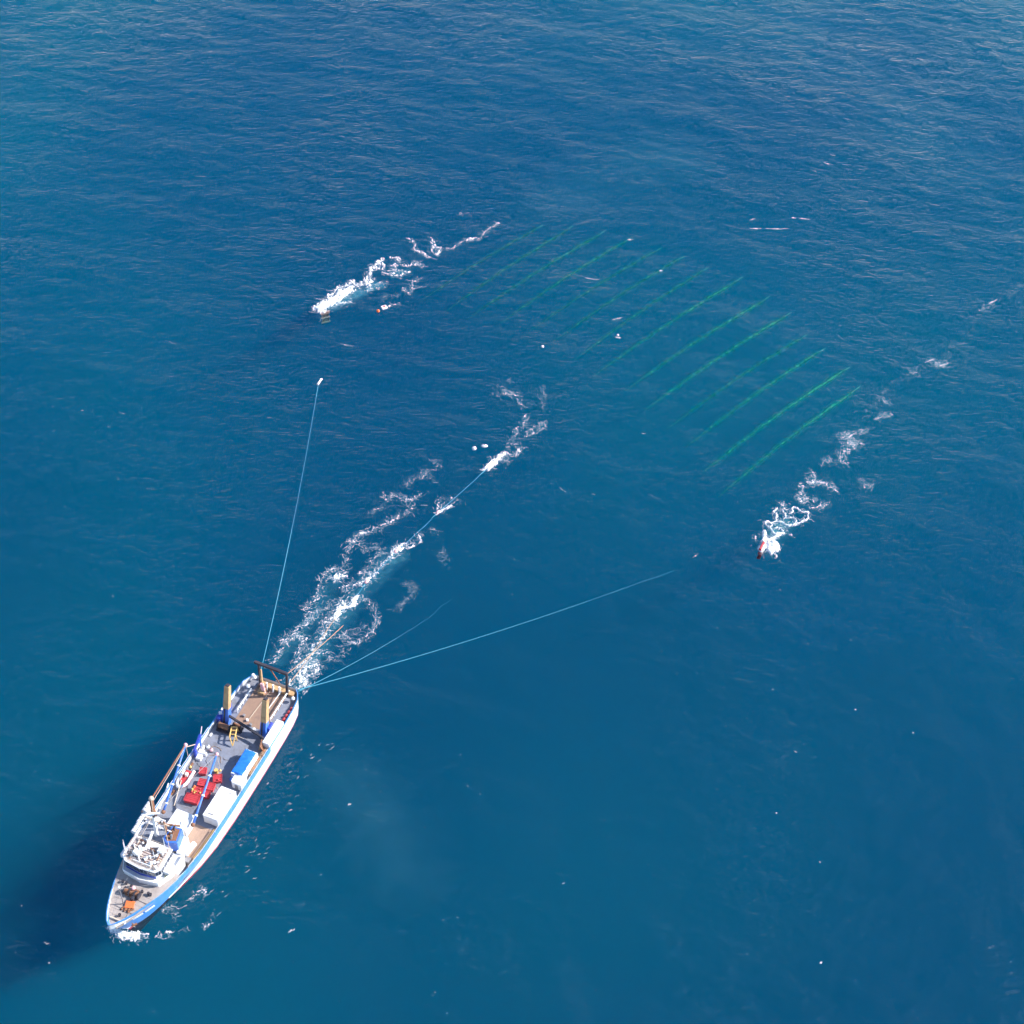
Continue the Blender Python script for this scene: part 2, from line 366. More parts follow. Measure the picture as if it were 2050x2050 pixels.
# inner rails of the trawl well
for vv, u0, u1 in ((-4.3, 3.4, 9.4), (3.2, .6, 8.8)):
    rl = MB()
    rl.tube((u0, vv, 6.0), (u1, vv, 6.0), .16)
    for k in range(6): uu = u0+(u1-u0)*k/5; rl.tube((uu, vv, 5), (uu, vv, 6.0), .1)
    rl.build('inner_rail', 'white_clean', ship)
MB().tube((1.0, -.6, 5.2), (9.9, -1.2, 5.2), .07).build('trawl_wire', 'beige', ship)
MB().tube((6.2, 1.2, 5.2), (1.6, 2.0, 6.3), .09).build('pipe_run', 'white_clean', ship)
MB().span((.35, -3.6, 5.05), (1.45, 4.6, 5.75)).build('stern_sill', 'tan', ship)
MB().box((2.6, -2.2, 5.35), (1.7, 1.5, .7)).build('roller_bed', 'tan', ship, bevel=.08)
mb = MB()
for k in range(3): mb.tube((1.7, -1.6+1.5*k, 5.0), (1.3, -1.6+1.5*k, 7.0), .22)
mb.build('stern_roller_post', 'white_clean', ship)
for k, (u, v) in enumerate([(.2, -5.6), (.6, -5.0), (3.2, -5.1), (2.3, 5.1)]):
    MB().ball((u, v, 6.2), .42).build('vent_head', 'white_clean', ship, smooth=True)
# stern gantry
g = empty('stern_gantry'); g.parent = ship
MB().beam((1.5, -3.05, 5), (.75, -3.3, 12), .55, .55, .42, .42).build('leg', 'dark', g, bevel=.04)
MB().beam((1.3, 3.1, 5), (.85, 3.4, 12), .55, .55, .42, .42).build('leg', 'dark', g, bevel=.04)
MB().beam((.75, -4.3, 12.1), (.9, 3.6, 12.1), .6, .55).build('crossbeam', 'dark', g, bevel=.05)
MB().tube((.9, -.6, 12), (1.2, 1.5, 8.2), .13).build('brace', 'rust', g)
MB().tube((1.2, 2.0, 9.6), (1.1, .6, 8.4), .11).build('brace', 'beige', g)
for v in (-1.9, -.4, 1.7):
    MB().ball((.7, v, 11.55), .36, sq=(1, .5, 1)).build('hanging_block', 'beige', g, smooth=True)
MB().beam((1.9, -2.6, 5), (1.0, -2.9, 10.4), .5, .5, .4, .4).build('sheave_post', 'tan', g, bevel=.03)
MB().beam((2.6, -1.7, 5), (2.2, -2.3, 7.4), .7, .6).build('block_housing', 'pink_float', g, bevel=.05)
# two raked exhaust towers
for nm, v in (('a', -5.05), ('b', 3.75)):
    t = empty('mast_tower'); t.parent = ship
    b0 = Vector((12.7, v, 5)); b1 = Vector((9.9, v-.15, 14.4)); mid = b0.lerp(b1, .42)
    MB().beam(b0, mid, 1.5, 1.35, 1.3, 1.2).build('lower_trunk', 'blue_mid', t, bevel=.06)
    MB().beam(mid, b1, 1.3, 1.2, 1.05, 1.0).build('upper_trunk', 'tan', t, bevel=.05)
    d = (b1-b0).normalized()
    MB().beam(b1-d*.1, b1+d*.25, .75, .75).build('exhaust_mouth', 'dark', t)
    MB().beam(b0+Vector((.75, -.2, .1)), mid+Vector((.62, -.2, .2)), .28, .2).build('ladder', 'dark', t)
    MB().beam(mid+Vector((-.2, .0, 1.0)), mid+Vector((-1.5, .0, .6)), .6, .4).build('bracket', 'dark', t)
# cross beam, winches and side houses around the towers
MB().beam((12.2, -4.6, 7.4), (14.2, 4.7, 7.0), .42, .5).build('working_beam', 'dark', ship, bevel=.04)
for (u, v, rr, ln) in ((14.2, -4.6, .85, 2.6), (12.9, -2.2, .6, 1.8)):
    wn_ = empty('winch'); wn_.parent = ship
    MB().tube((u, v-ln/2, 6), (u, v+ln/2, 6), rr*.7, 14).build('drum', 'rust', wn_)
    for s_ in (-1, 1): MB().tube((u, v+s_*ln/2-.08, 6), (u, v+s_*ln/2+.08, 6), rr, 16).build('flange', 'dark', wn_)
    MB().box((u+.2, v, 5.2), (1.6, ln+.5, .4)).build('bed', 'dark', wn_)
MB().span((8.9, 4.9, 5.0), (15.2, 6.5, 7.1)).build('side_house', 'white_clean', ship, bevel=.1)
MB().span((10.3, 4.3, 5.0), (12.0, 4.9, 7.6)).build('hydraulic_cabinet', 'blue', ship, bevel=.05)
MB().span((8.6, -7.0, 5.0), (13.4, -6.0, 7.0)).build('side_house', 'blue', ship, bevel=.08)
for k in range(4): MB().box((9.2+k*1.0, -6.5, 7.2), (.6, .7, .45), rz=.2*k).build('vent_box', 'white_clean', ship, bevel=.05)
for k in range(5): MB().box((9.7+.75*k, -2.6+1.35*k*.9, 5.3), (.55, .5, .55), rz=.7*k).build('deck_fitting', 'white_clean' if k % 2 else 'steel', ship, bevel=.06)
# cargo derricks
for nm, base, tip in (('p', (38.2, 2.4, 8.0), (24.2, .2, 12.0)), ('s', (37.9, -4.4, 8.0), (25.8, -5.7, 14.0))):
    t = empty('cargo_derrick'); t.parent = ship
    b0, b1 = Vector(base), Vector(tip)
    MB().path([b0, b0.lerp(b1, .25), b0.lerp(b1, .6), b1], .26, 10, .2).build('boom', 'blue_mid', t, smooth=True)
    for f in (.12, .4, .68): p = b0.lerp(b1, f); q = b0.lerp(b1, f+.02); MB().tube(p, q, .36, 10).build('collar', 'white_clean', t)
    MB().ball(b1, .4).build('head_block', 'pink_float', t, smooth=True)
    MB().ball(b0, .45).build('heel_joint', 'rust', t, smooth=True)
    MB().tube(b1-Vector((0, 0, .3)), Vector((tip[0]+.1, tip[1]+.05, 6.6 if nm == 'p' else 6.3)), .05).build('hoist_wire', 'beige', t)
    MB().ball((tip[0]+.1, tip[1]+.05, 6.5), .3).build('hook_block', 'yellow', t, smooth=True)
# kingpost with topping wires
kp = empty('kingpost'); kp.parent = ship
MB().beam((39.0, -6.0, 5), (38.6, -6.0, 12.4), .75, .75, .6, .6).build('post', 'rust', kp, bevel=.04)
MB().ball((38.5, -6.0, 12.6), .5).build('post_cap', 'beige', kp, smooth=True)
MB().tube((38.5, -6.0, 12.4), (25.8, -5.7, 14.1), .15).build('topping_wire', 'rust', kp)
MB().tube((38.5, -5.6, 12.1), (25.9, -5.6, 13.8), .06).build('topping_wire', 'beige', kp)
MB().tube((37.9, -5.2, 8.6), (32.4, -6.4, 9.2), .12).build('davit_arm', 'white_clean', kp)
MB().tube((35.6, -3.4, 7.6), (30.6, -4.6, 8.8), .1).build('davit_arm', 'beige', kp)
MB().tube((26.0, -5.6, 13.6), (21.6, -6.9, 8.0), .09).build('guy_wire', 'beige', kp)
MB().tube((24.2, .2, 12.0), (41.5, -1.6, 15.8), .05).build('topping_wire', 'steel', kp)
# small blue deck crane at the starboard rail
cr_ = empty('deck_crane'); cr_.parent = ship
MB().tube((22.4, -6.6, 5), (22.4, -6.6, 7.2), .42, 12).build('pedestal', 'blue', cr_)
MB().beam((22.6, -6.6, 7.3), (19.3, -6.9, 8.6), .5, .5).build('inner_arm', 'blue', cr_, bevel=.04)
MB().beam((19.3, -6.9, 8.6), (20.9, -6.2, 6.9), .35, .35).build('outer_arm', 'blue_mid', cr_, bevel=.03)
MB().tube((21.8, -6.6, 6.9), (20.4, -6.8, 8.0), .12).build('ram', 'white_clean', cr_)
MB().tube((19.2, -6.9, 8.6), (18.3, -7.0, 9.9), .1).build('whip', 'white_clean', cr_)
# deckhouse behind the mast
hs = empty('deckhouse'); hs.parent = ship
MB().span((36.2, -2.4, 5.0), (39.6, 1.5, 7.5)).build('wall', 'white_clean', hs, bevel=.08)
MB().span((36.05, -2.55, 7.5), (39.75, 1.65, 7.62)).build('roof', 'white_clean', hs)
MB().span((36.13, -1.3, 5.3), (36.2, -.5, 7.1)).build('door', 'steel', hs)
MB().box((38.4, .4, 7.75), (.7, .9, .25), rz=.3).build('hatch', 'white', hs, bevel=.04)
# superstructure tiers
ss = empty('superstructure'); ss.parent = ship
def blk(poly, z0, z1, name, m, par, bev=.07): return MB().prism(poly, z0, z1).build(name, m, par, bevel=bev)
lower = [(40.0, -6.8), (40.0, 1.3), (45.2, 1.3), (45.2, 4.6), (49.6, 4.7), (52.4, 3.4), (53.0, CW), (52.4, -4.2), (49.0, -5.9), (44.0, -6.7)]
blk(lower, 5.0, 8.4, 'lower_house', 'white', ss)
MB().prism([(40.2, -6.3), (40.2, 1.1), (45.3, 1.1), (45.3, 2.4), (46.0, 2.4), (46.0, -5.9)], 8.4, 8.44).build('boat_deck', 'deck_grey', ss)
mb = MB(); lf = [(45.2, 4.6), (49.6, 4.7), (52.4, 3.4), (53.0, CW), (52.4, -4.2), (49.0, -5.9)]
for a, b in zip(lf[:-1], lf[1:]): mb.beam((*a, 8.8), (*b, 8.8), .14, .85)
mb.build('front_breastwork', 'white_clean', ss)
MB().box((49.4, 4.1, 8.46), (2.4, .9, .06), rz=-.1).build('lime_mat', 'lime', ss)
br = empty('bridge'); br.parent = ship
bp_ = [(46.0, -5.0), (46.0, 2.9), (50.4, 3.1), (51.4, 2.4), (51.75, CW-.4), (51.4, -3.9), (50.4, -5.0)]
blk(bp_, 8.44, 10.9, 'wheelhouse', 'white_clean', br)
rp_ = [(CW-.6+(y-CW+.6)*1.035, 0) for x, y in bp_]
blk([(48.6+(x-48.6)*1.05, CW-.6+(y-CW+.6)*1.04) for x, y in bp_], 10.9, 11.05, 'roof', 'white_clean', br, .03)
MB().prism([(48.5+(x-48.5)*.93, CW-.6+(y-CW+.6)*.93) for x, y in bp_], 11.05, 11.09).build('roof_planking', 'roof_deck', br)
# bridge windows: one pane each on the front and the two sides
segs = list(zip(bp_[1:-1], bp_[2:]))+[((46.0, -5.0), (50.4, -5.0))]
cnt = {0: 4, 1: 2, 2: 4, 3: 4, 4: 2, 5: 4}
for k, (a, b) in enumerate(segs):
    a = Vector((*a, 0)); b = Vector((*b, 0)); n = cnt[k]; d = (b-a); nrm = Vector((d.y, -d.x, 0)).normalized()
    cen = Vector((48.5, CW-.6, 0))
    if nrm.dot((a+b)/2-cen) < 0: nrm = -nrm
    for j in range(n):
        c = a+d*((j+.5)/n)+nrm*.03; ln = d.length/n*.86
        MB().box((c.x, c.y, 9.95), (ln, .06, 1.15), rz=math.atan2(d.y, d.x)).build('window', 'pane', br)
MB().beam((51.5, -4.1, 8.95), (51.9, CW-.4, 8.95), .1, .5).build('blue_stripe', 'blue', br)
MB().beam((51.9, CW-.4, 8.95), (51.5, 2.5, 8.95), .1, .5).build('blue_stripe', 'blue', br)
for sgn in (0, 1):
    y0, y1 = ((2.95, 4.5), (-6.3, -5.05))[sgn]
    MB().span((48.0, y0, 8.44), (50.0, y1, 9.5)).build('bridge_wing', 'white_clean', br, bevel=.06)
# roof fittings: rails, antennas, radar, searchlights
rl = MB(); rr = [(46.1, -4.8), (46.1, 2.8), (50.3, 2.9), (51.2, 2.2), (51.5, CW-.4), (51.2, -3.7), (50.3, -4.8), (46.1, -4.8)]
for a, b in zip(rr[:-1], rr[1:]):
    for z in (11.55, 12.05): rl.tube((*a, z), (*b, z), .035, 5)
    n = max(2, int((Vector(b)-Vector(a)).length/1.2))
    for j in range(n): p = Vector(a).lerp(Vector(b), j/n); rl.tube((p.x, p.y, 11.05), (p.x, p.y, 12.05), .035, 5)
rl.build('roof_railing', 'beige', br)
for (u, v, h) in ((50.0, -4.6, 4.6), (49.6, -5.2, 2.6), (47.2, 2.5, 5.6), (48.9, .9, 3.0)):
    MB().tube((u, v, 10.9), (u-.1, v, 11+h), .09, 6, .04).build('whip_antenna', 'white_clean', br)
for k in range(44):
    u = 46.5+random.random()*4.4; v = -4.4+random.random()*6.8; s_ = .2+.3*random.random()**2
    if k % 3: MB().box((u, v, 11.1+s_/2), (s_*1.5, s_, s_*1.2), rz=random.random()*3).build('roof_box', ('white_clean', 'steel', 'beige', 'white', 'rust')[k % 5], br, bevel=.03)
    else: MB().ball((u, v, 11.2+s_), s_).tube((u, v, 11), (u, v, 11.2+s_), .08).build('radome', 'white_clean', br, smooth=True)
MB().tube((49.9, -2.8, 11.1), (49.9, -2.8, 12.2), .15).tube((49.9, -2.8, 12.2), (49.7, -2.8, 12.2), .4, 12).build('searchlight', 'white_clean', br)
for k in range(9):
    u = 46.6+k*.48; MB().tube((u, -4.5, 11.16), (u+.1, 2.4 if u < 50 else 1.6, 11.16), .05, 5).build('roof_batten', random.choice(['steel', 'rust', 'beige', 'dark']), br)
for (a, b) in (((46.4, -3.6, 11.3), (47.9, .6, 11.5)), ((48.0, -4.2, 11.3), (50.6, -1.2, 11.4)), ((49.4, .2, 11.3), (47.0, 2.2, 12.0)), ((50.8, -2.6, 11.3), (50.9, 1.4, 11.6)), ((46.8, 1.4, 11.3), (49.6, 1.9, 11.9))):
    MB().tube(a, b, .11, 7).build('roof_pipe', random.choice(['white_clean', 'beige', 'white_clean', 'rust']), br)
MB().span((48.6, -3.4, 11.09), (49.9, -1.9, 11.75)).build('roof_locker', 'white_clean', br, bevel=.06)
MB().span((46.6, .9, 11.09), (47.9, 2.1, 12.1)).build('roof_locker', 'white_clean', br, bevel=.06)
MB().box((47.0, -.6, 11.5), (.5, 3.0, .12), rz=.4).build('radar_bar', 'white_clean', br)
MB().beam((44.6, -1.9, 12.4), (48.2, -1.5, 11.4), .42, .4).build('roof_crane', 'white_clean', br, bevel=.05)
# signal mast aft of the bridge
sm = empty('signal_mast'); sm.parent = ship
MB().beam((43.2, -2.6, 8.4), (42.8, -2.4, 15.5), .7, .6, .4, .4).build('column', 'white', sm, bevel=.04)
MB().beam((43.2, .2, 8.4), (42.8, -.3, 14.2), .5, .5, .3, .3).build('column', 'rust', sm, bevel=.03)
for z, a, b in ((11.5, -5.2, 1.2), (13.4, -4.6, .8), (14.8, -3.8, .2)):
    MB().beam((42.9, a, z), (42.9, b, z), .22, .22).build('crosstree', ('rust', 'beige', 'white')[int(z) % 3], sm)
MB().box((42.9, -2.4, 15.8), (.4, 2.6, .16), rz=.5).build('radar_bar', 'white_clean', sm)
for k in range(9):
    v = -5+6*random.random(); z = random.choice([11.8, 13.7, 15.0])
    MB().ball((42.9, v, z), .2+.12*random.random()).build('mast_lamp', random.choice(['white_clean', 'dark', 'steel', 'white_clean']), sm, smooth=True)
for p, q in (((42.8, -2.4, 15.2), (38.6, -6.0, 12.4)), ((42.8, -2.4, 15.2), (46.2, -4.6, 11)), ((42.8, -.4, 14), (46.2, 2.6, 11)), ((42.8, -2.4, 15.3), (50.8, -3.4, 11.2))):
    MB().tube(p, q, .05, 5).build('stay', 'beige', sm)
MB().tube((41.2, -3.6, 8.4), (41.0, -3.4, 10.6), .5, 12).build('vent_trunk', 'white_clean', sm)
MB().tube((40.8, -.2, 8.4), (40.2, -.4, 10.0), .45, 12).build('vent_trunk', 'white', sm)
MB().beam((40.2, 1.0, 9.6), (41.7, -2.8, 10.4), .3, .3).build('mast_boom', 'rust', sm)
# funnel
fu = empty('funnel'); fu.parent = ship
blk([(41.6, .4), (41.4, 2.5), (44.6, 3.2), (45.3, 1.2), (44.6, .2)], 8.4, 11.4, 'casing', 'blue_mid', fu)
MB().prism([(41.9, .7), (41.8, 2.2), (44.2, 2.8), (44.9, 1.2), (44.3, .55)], 11.4, 11.44).build('top_plate', 'rust', fu)
MB().prism([(41.5, 2.2), (41.4, 3.4), (45.1, 4.1), (45.2, 3.0)], 5.0, 8.9).build('side_casing', 'white_clean', fu, bevel=.08)
for k, (u, v) in enumerate([(42.5, 1.2), (43.4, 1.5), (44.2, 1.7)]): MB().tube((u, v, 11.4), (u-.4, v, 12.3), .22, 10).build('exhaust_pipe', ('dark', 'rust', 'steel')[k], fu)
# foredeck
fo = empty('windlass'); fo.parent = ship
MB().tube((55.7, -1.9, 8.4), (55.7, 1.3, 8.4), .42, 12).build('drum', 'rust', fo)
for v in (-1.9, -.7, .4, 1.3): MB().tube((55.7, v-.1, 8.4), (55.7, v+.1, 8.4), .72, 14).build('gypsy_wheel', 'dark', fo)
MB().box((55.5, -.3, 8.05), (1.7, 2.2, .55)).build('bed', 'rust', fo, bevel=.05)
MB().ball((54.9, -.4, 8.8), .45).build('motor', 'pink_float', fo, smooth=True)
MB().box((56.6, .5, 8.3), (.7, .6, .9)).build('gear_case', 'dark', fo, bevel=.05)
for k, (u, v) in enumerate([(54.1, -3.3), (54.2, -2.5), (54.4, -1.25), (54.6, 1.2), (54.5, 2.5), (54.55, 3.0), (60.4, 0)]):
    MB().tube((u, v, 7.75), (u, v, 8.35), .2, 10).tube((u, v, 8.3), (u, v, 8.42), .29, 10).build('bollard', 'dark', ship)
MB().box((57.8, .5, 8.0), (1.5, 1.7, .4), rz=.3).build('fore_hatch', 'orange', ship, bevel=.06)
ch = MB(); pts = []
for k in range(30): a = k*.7; pts.append((58.75+.5*math.sin(a*.9)+.1*math.cos(a*3), -.6+k*.075+.15*math.cos(a), 7.9+.07*(k % 3)))
ch.path(pts, .16, 6).build('anchor_chain', 'rust', ship)
fm = empty('foremast'); fm.parent = ship
MB().tube((58.0, -.8, 7.75), (57.8, -.8, 13.4), .12, 8, .07).build('pole', 'steel', fm)
MB().ball((57.8, -.8, 13.5), .24).build('mast_lamp', 'white_clean', fm, smooth=True)
for p in ((62.8, CW, 9.1), (53.0, -2.6, 8.6), (53.0, 2.0, 8.6)): MB().tube((57.85, -.8, 12.8), p, .03, 5).build('stay', 'steel', fm)
for a, b in (((56.0, -3.3, 7.86), (56.4, 3.2, 7.86)), ((58.8, -2.3, 7.86), (59.2, 2.1, 7.86)), ((56.3, 1.2, 7.86), (60.4, 1.2, 7.86))):
    MB().tube(a, b, .06, 6).build('deck_pipe', 'steel', ship)
MB().span((61.2, -1.4, 7.76), (61.45, .8, 8.2)).build('breakwater', 'beige', ship)
# rails on starboard and port sides of the working deck
for sgn in (1, -1):
    rl = MB(); prev = None
    for u in np.arange(16, 47, 1.5):
        h = float(np.interp(u, US, HD))-.1; p = (u, CW+sgn*h, float(deck_top(u)))
        rl.tube(p, (p[0], p[1], p[2]+.55), .035, 5)
        if prev: rl.tube((prev[0], prev[1], prev[2]+.55), (p[0], p[1], p[2]+.55), .04, 5)
        prev = p
    rl.build('side_railing', 'white_clean', ship)
MB().beam((36.4, 5.85, 5.9), (43.6, 5.4, 5.9), .08, .14).build('yellow_handrail', 'yellow', ship)
MB().tube((41.0, 4.2, 6.6), (43.9, 4.0, 6.9), .55, 14).build('rescue_tank', 'white_clean', ship)
MB().box((44.4, 4.5, 5.6), (1.1, 1.2, 1.2)).build('pump_housing', 'steel', ship, bevel=.06)
MB().tube((34.6, -5.8, 5.05), (20.0, -5.9, 5.05), .05).build('deck_pipe', 'steel', ship)
# lashing lines and small fittings scattered on the working deck, one part each
for k in range(16):
    u = 15.5+random.random()*20; v = random.choice([-6.6, 6.0])+random.random()*.4
    MB().box((u, v, 5.2), (.5+.4*random.random(), .35, .4)).build('cleat', random.choice(['steel', 'rust', 'white']), ship, bevel=.04)

for k in range(11):
    u = 14+random.random()*21; v = -5.5+random.random()*6.5; a = random.random()*6.28; pts = []
    for j in range(9): pts.append((u, v, 5.06)); u += .5*math.cos(a); v += .5*math.sin(a); a += random.uniform(-.9, .9); v = max(-6.3, min(1.8, v))
    MB().path(pts, .055, 6).build('deck_hose', random.choice(['dark', 'rope', 'steel', 'beige']), ship)
# ------------------------------------------------------------------ loose things on the decks
def thing(name, label, cat, u, v, z, rz=0, group=None):
    return tag(on_ship(empty(name), u, v, z, rz), label, cat, group)
t = thing('shipping_container', 'long white container on the port side of the deck beside red tubs', 'container', 31.65, 4.5, 5.0)
MB().box((0, 0, 1.32), (7.2, 3.3, 2.5)).build('shell', 'white_clean', t, bevel=.04)
MB().box((0, 0, 2.6), (7.3, 3.4, .1)).build('roof', 'white_clean', t, bevel=.03)
for s_ in (-1, 1): MB().box((3.63, s_*.8, 1.3), (.06, 1.5, 2.25)).build('door', 'white', t)
for k in range(12): MB().box((-3.2+k*.58, 1.67, 1.3), (.28, .06, 2.2)).build('side_rib', 'white_clean', t)
for x, y in ((-3.5, -1.6), (3.5, -1.6), (-3.5, 1.6), (3.5, 1.6)): MB().box((x, y, .06), (.25, .25, .12)).build('corner_casting', 'steel', t)
MB().box((2.9, -.3, 2.67), (.25, 1.1, .05)).build('lifting_lug', 'steel', t); MB().box((-2.7, .9, 2.67), (.2, .4, .05)).build('lifting_lug', 'steel', t)
t = thing('covered_container', 'white container under a wrinkled bright blue tarpaulin', 'container', 21.1, 4.0, 5.0)
MB().box((0, .1, 1.1), (6.3, 2.7, 2.2)).build('shell', 'white_clean', t, bevel=.05)
nu, nv = 34, 18; mb = MB()
for i in range(nu):
    for j in range(nv):
        x = -3.25+6.5*i/(nu-1); y = -1.5+2.75*j/(nv-1); z = 2.25+.25*math.cos((y+.1)*.9)+.38*(float(fbm(np.array(x*1.3+y*.9), np.array(y*.55+4.0), 5, 3))-.5)+.22*(1-abs(2*float(vnoise(np.array(x*1.9+y), np.array(y*.4), 9))-1))-.1
        ed = max(0, (abs(x)-2.95)/.3, (-1.2-y)/.3); z -= min(1.0, ed)*1.15*(.8+.2*math.sin(x*3+y*5))
        mb.v.append((x, y, z))
for i in range(nu-1):
    for j in range(nv-1): a = i*nv+j; mb.f.append((a, a+nv, a+nv+1, a+1))
mb.build('tarpaulin', 'tarp', t, smooth=True)
MB().ball((3.5, -.9, .5), .55, sq=(1, 1, .8)).build('tarpaulin_bundle', 'tarp', t, smooth=True)
t = thing('white_workboat_cover', 'rounded white equipment house between blue tarpaulin and long container', 'deck house', 25.0, 5.2, 5.0)
MB().prism([(-1.1, -1.2), (-.7, -1.6), (.7, -1.6), (1.1, -1.2), (1.15, 1.0), (-1.15, 1.0)], 0, 2.0).build('shell', 'white_clean', t, bevel=.15)
MB().box((0, -.3, 2.05), (1.4, 1.4, .14)).build('lid', 'white_clean', t, bevel=.05)
MB().box((1.18, -.2, .9), (.05, .7, 1.4)).build('door', 'steel', t)
# inflatable workboat
t = thing('inflatable_boat', 'small red and white inflatable boat hoisted on the starboard side of the deck', 'boat', 28.3, -5.7, 5.25, .05)
pts = []
for k in range(25):
    a = math.pi*k/24
    if k < 8: pts.append((-2.2+2.6*k/8, 1.0, .45))
    elif k > 16: pts.append((-2.2+2.6*(24-k)/8, -1.0, .45))
    else:
        f = (k-8)/8; aa = math.pi/2-math.pi*f; pts.append((.4+1.95*math.cos(aa), 1.0*math.sin(aa), .45+.25*math.cos(aa)))
MB().path(pts, .33, 10).build('tube', 'white_clean', t, smooth=True)
MB().path([(p[0]*1.03, p[1]*1.12, p[2]-.18) for p in pts], .2, 8).build('rubbing_strip', 'red', t, smooth=True)
MB().prism([(-2.1, -.75), (.5, -.75), (1.7, 0), (.5, .75), (-2.1, .75)], .12, .3).build('floor', 'red', t)
MB().box((-.9, 0, .6), (.7, .6, .7)).build('console', 'white_clean', t, bevel=.06)
MB().box((-1.6, 0, .5), (.5, 1.1, .4)).build('bench', 'red', t, bevel=.05)
MB().box((-2.4, 0, .8), (.45, .5, .9)).build('outboard_motor', 'dark', t, bevel=.1)
MB().tube((-.4, 0, .5), (-.2, 0, 2.5), .06).build('lifting_sling', 'beige', t)
MB().box((.1, 0, .02), (3.2, 1.2, .2)).build('cradle', 'steel', t)
# red tubs
def tub(label, u, v, sx, sy, rz, h=.85, fill='red', n=0):
    t = thing('red_tub', label, 'tub', u, v, 5.0, rz, 'red tubs standing on the working deck')
    mb = MB(); mb.box((0, 0, h*.45), (sx*.94, sy*.94, h*.9)); mb.build('body', 'red', t, bevel=.06)
    rim = MB()
    for s_ in (-1, 1): rim.box((0, s_*sy/2, h), (sx, .12, .14)).box((s_*sx/2, 0, h), (.12, sy-.14, .138))
    rim.build('rim', 'red', t)
    for k in range(4): MB().box((-sx*.36+k*sx*.24, 0, h*.93), (sx*.14, sy*.84, .1)).build('lid_slat', 'red', t)
    for k in range(n):
        MB().ball(((random.random()-.5)*sx*.9, (random.random()-.5)*sy*.9, h+.12), .2).build('float_ball', random.choice(['yellow', 'red', 'orange', 'yellow']), t, smooth=True)
tub('small red tub nearest the inflatable boat', 25.3, -3.2, 1.5, 1.4, .3)
tub('red tub with yellowish top standing apart, nearest the rounded white house', 25.7, .4, 1.7, 1.7, .5, n=1)
tub('red tub furthest aft in the cluster, right under the blue derrick boom', 27.8, -1.9, 1.6, 1.6, .2)
tub('red tub beside the aft end of the long white container', 28.0, -.05, 1.7, 1.9, .15)
tub('red tub heaped with yellow and orange float balls', 29.9, -1.9, 1.7, 2.1, .1, n=16)
tub('red tub beside the middle of the long white container', 29.9, .2, 1.5, 1.5, .25)
tub('widest red tub at the forward end of the cluster', 31.9, -1.8, 1.8, 2.9, .12, .95)
# drum, crates, buoys, frame, nets
t = thing('steel_drum', 'small drab steel drum under the port derrick tip', 'drum', 24.2, -.8, 5.0)
MB().tube((0, 0, 0), (0, 0, .95), .42, 16).build('shell', 'yellow', t)
for z in (.3, .63): MB().tube((0, 0, z), (0, 0, z+.05), .45, 16).build('hoop', 'rust', t)
for lb, u, v, sx in (('largest white crate beside the blue deck crane, furthest forward of three', 22.6, -5.7, 1.2), ('white crate in the middle of three beside the blue deck crane', 21.3, -6.0, 1.0), ('smallest white crate, innermost of three beside the blue deck crane', 21.4, -5.05, .6)):
    t = thing('white_crate', lb, 'crate', u, v, 5.0, .1, 'white crates by the starboard rail')
    MB().box((0, 0, .42), (sx, 1.1 if sx > .8 else .7, .84)).build('shell', 'white_clean', t, bevel=.05)
    for s_ in (-1, 1): MB().box((s_*sx*.22, 0, .87), (sx*.38, .9 if sx > .8 else .6, .06)).build('lid', 'white_clean', t)
for lb, u, v, m in (('pale round buoy furthest from the starboard rail, near three white crates', 20.0, -4.4, 'pink_float'), ('pale round buoy in the middle of three aft of the white crates', 19.6, -5.4, 'white_clean'), ('small white round buoy closest to the starboard rail by the crane', 20.2, -6.3, 'white_clean')):
    t = thing('round_buoy', lb, 'buoy', u, v, 5.0, 0, 'round buoys on the deck near the crane')
    MB().ball((0, 0, .42), .42).build('ball', m, t, smooth=True); MB().tube((0, 0, .8), (0, 0, 1.0), .1).build('eye', 'dark', t)
t = thing('equipment_frame', 'yellow tubular steel frame standing amidships behind the towers', 'frame', 15.0, -1.9, 5.0, .35)
for x in (-1.3, 1.0):
    for y in (-.7, .7): MB().tube((x, y, 0), (x*.8, y*.8, 1.9), .13).build('leg', 'yellow', t)
for y in (-.56, .56): MB().tube((-1.04, y, 1.9), (1.5, y, 1.9), .14).build('top_rail', 'yellow', t)
for x in (-1.04, -.2, .8): MB().tube((x, -.56, 1.9), (x, .56, 1.9), .11).build('cross_bar', 'yellow', t)
MB().tube((1.5, .56, 1.9), (2.6, .1, .4), .12).build('stabiliser', 'yellow', t); MB().tube((1.5, -.56, 1.9), (2.6, .1, .4), .12).build('stabiliser', 'yellow', t)
MB().box((-1.4, 0, .6), (1.1, 1.0, 1.0)).build('power_pack', 'trawl_wood', t, bevel=.05)
MB().tube((.6, .7, 1.2), (1.0, 2.2, .8), .06).build('hose', 'beige', t)
t = thing('trawl_door', 'rusty brown trawl door leaning against the port tower house', 'trawl door', 15.4, 5.0, 5.0, .3)
MB().box((0, 0, 1.1), (1.9, .25, 2.0), rx=.3).build('plate', 'rust', t, bevel=.04)
for x in (-.6, 0, .6): MB().box((x, -.2, 1.1), (.1, .2, 1.8), rx=.3).build('stiffener', 'dark', t)
MB().tube((-.4, -.4, 1.3), (.7, -.6, .5), .1).build('bracket', 'yellow', t)
t = thing('fishing_net', 'orange brown fishing net heaped along the port rail', 'net', 19.0, 5.75, 5.0)
mb = MB()
for k in range(26):
    mb.ball((-3.3+6.4*k/25+random.uniform(-.15, .15), random.uniform(-.25, .25), .3+.15*random.random()), .34+.16*random.random(), 8, 6, (1.2, 1, .8))
mb.build('net_heap', 'rope', t, smooth=True)
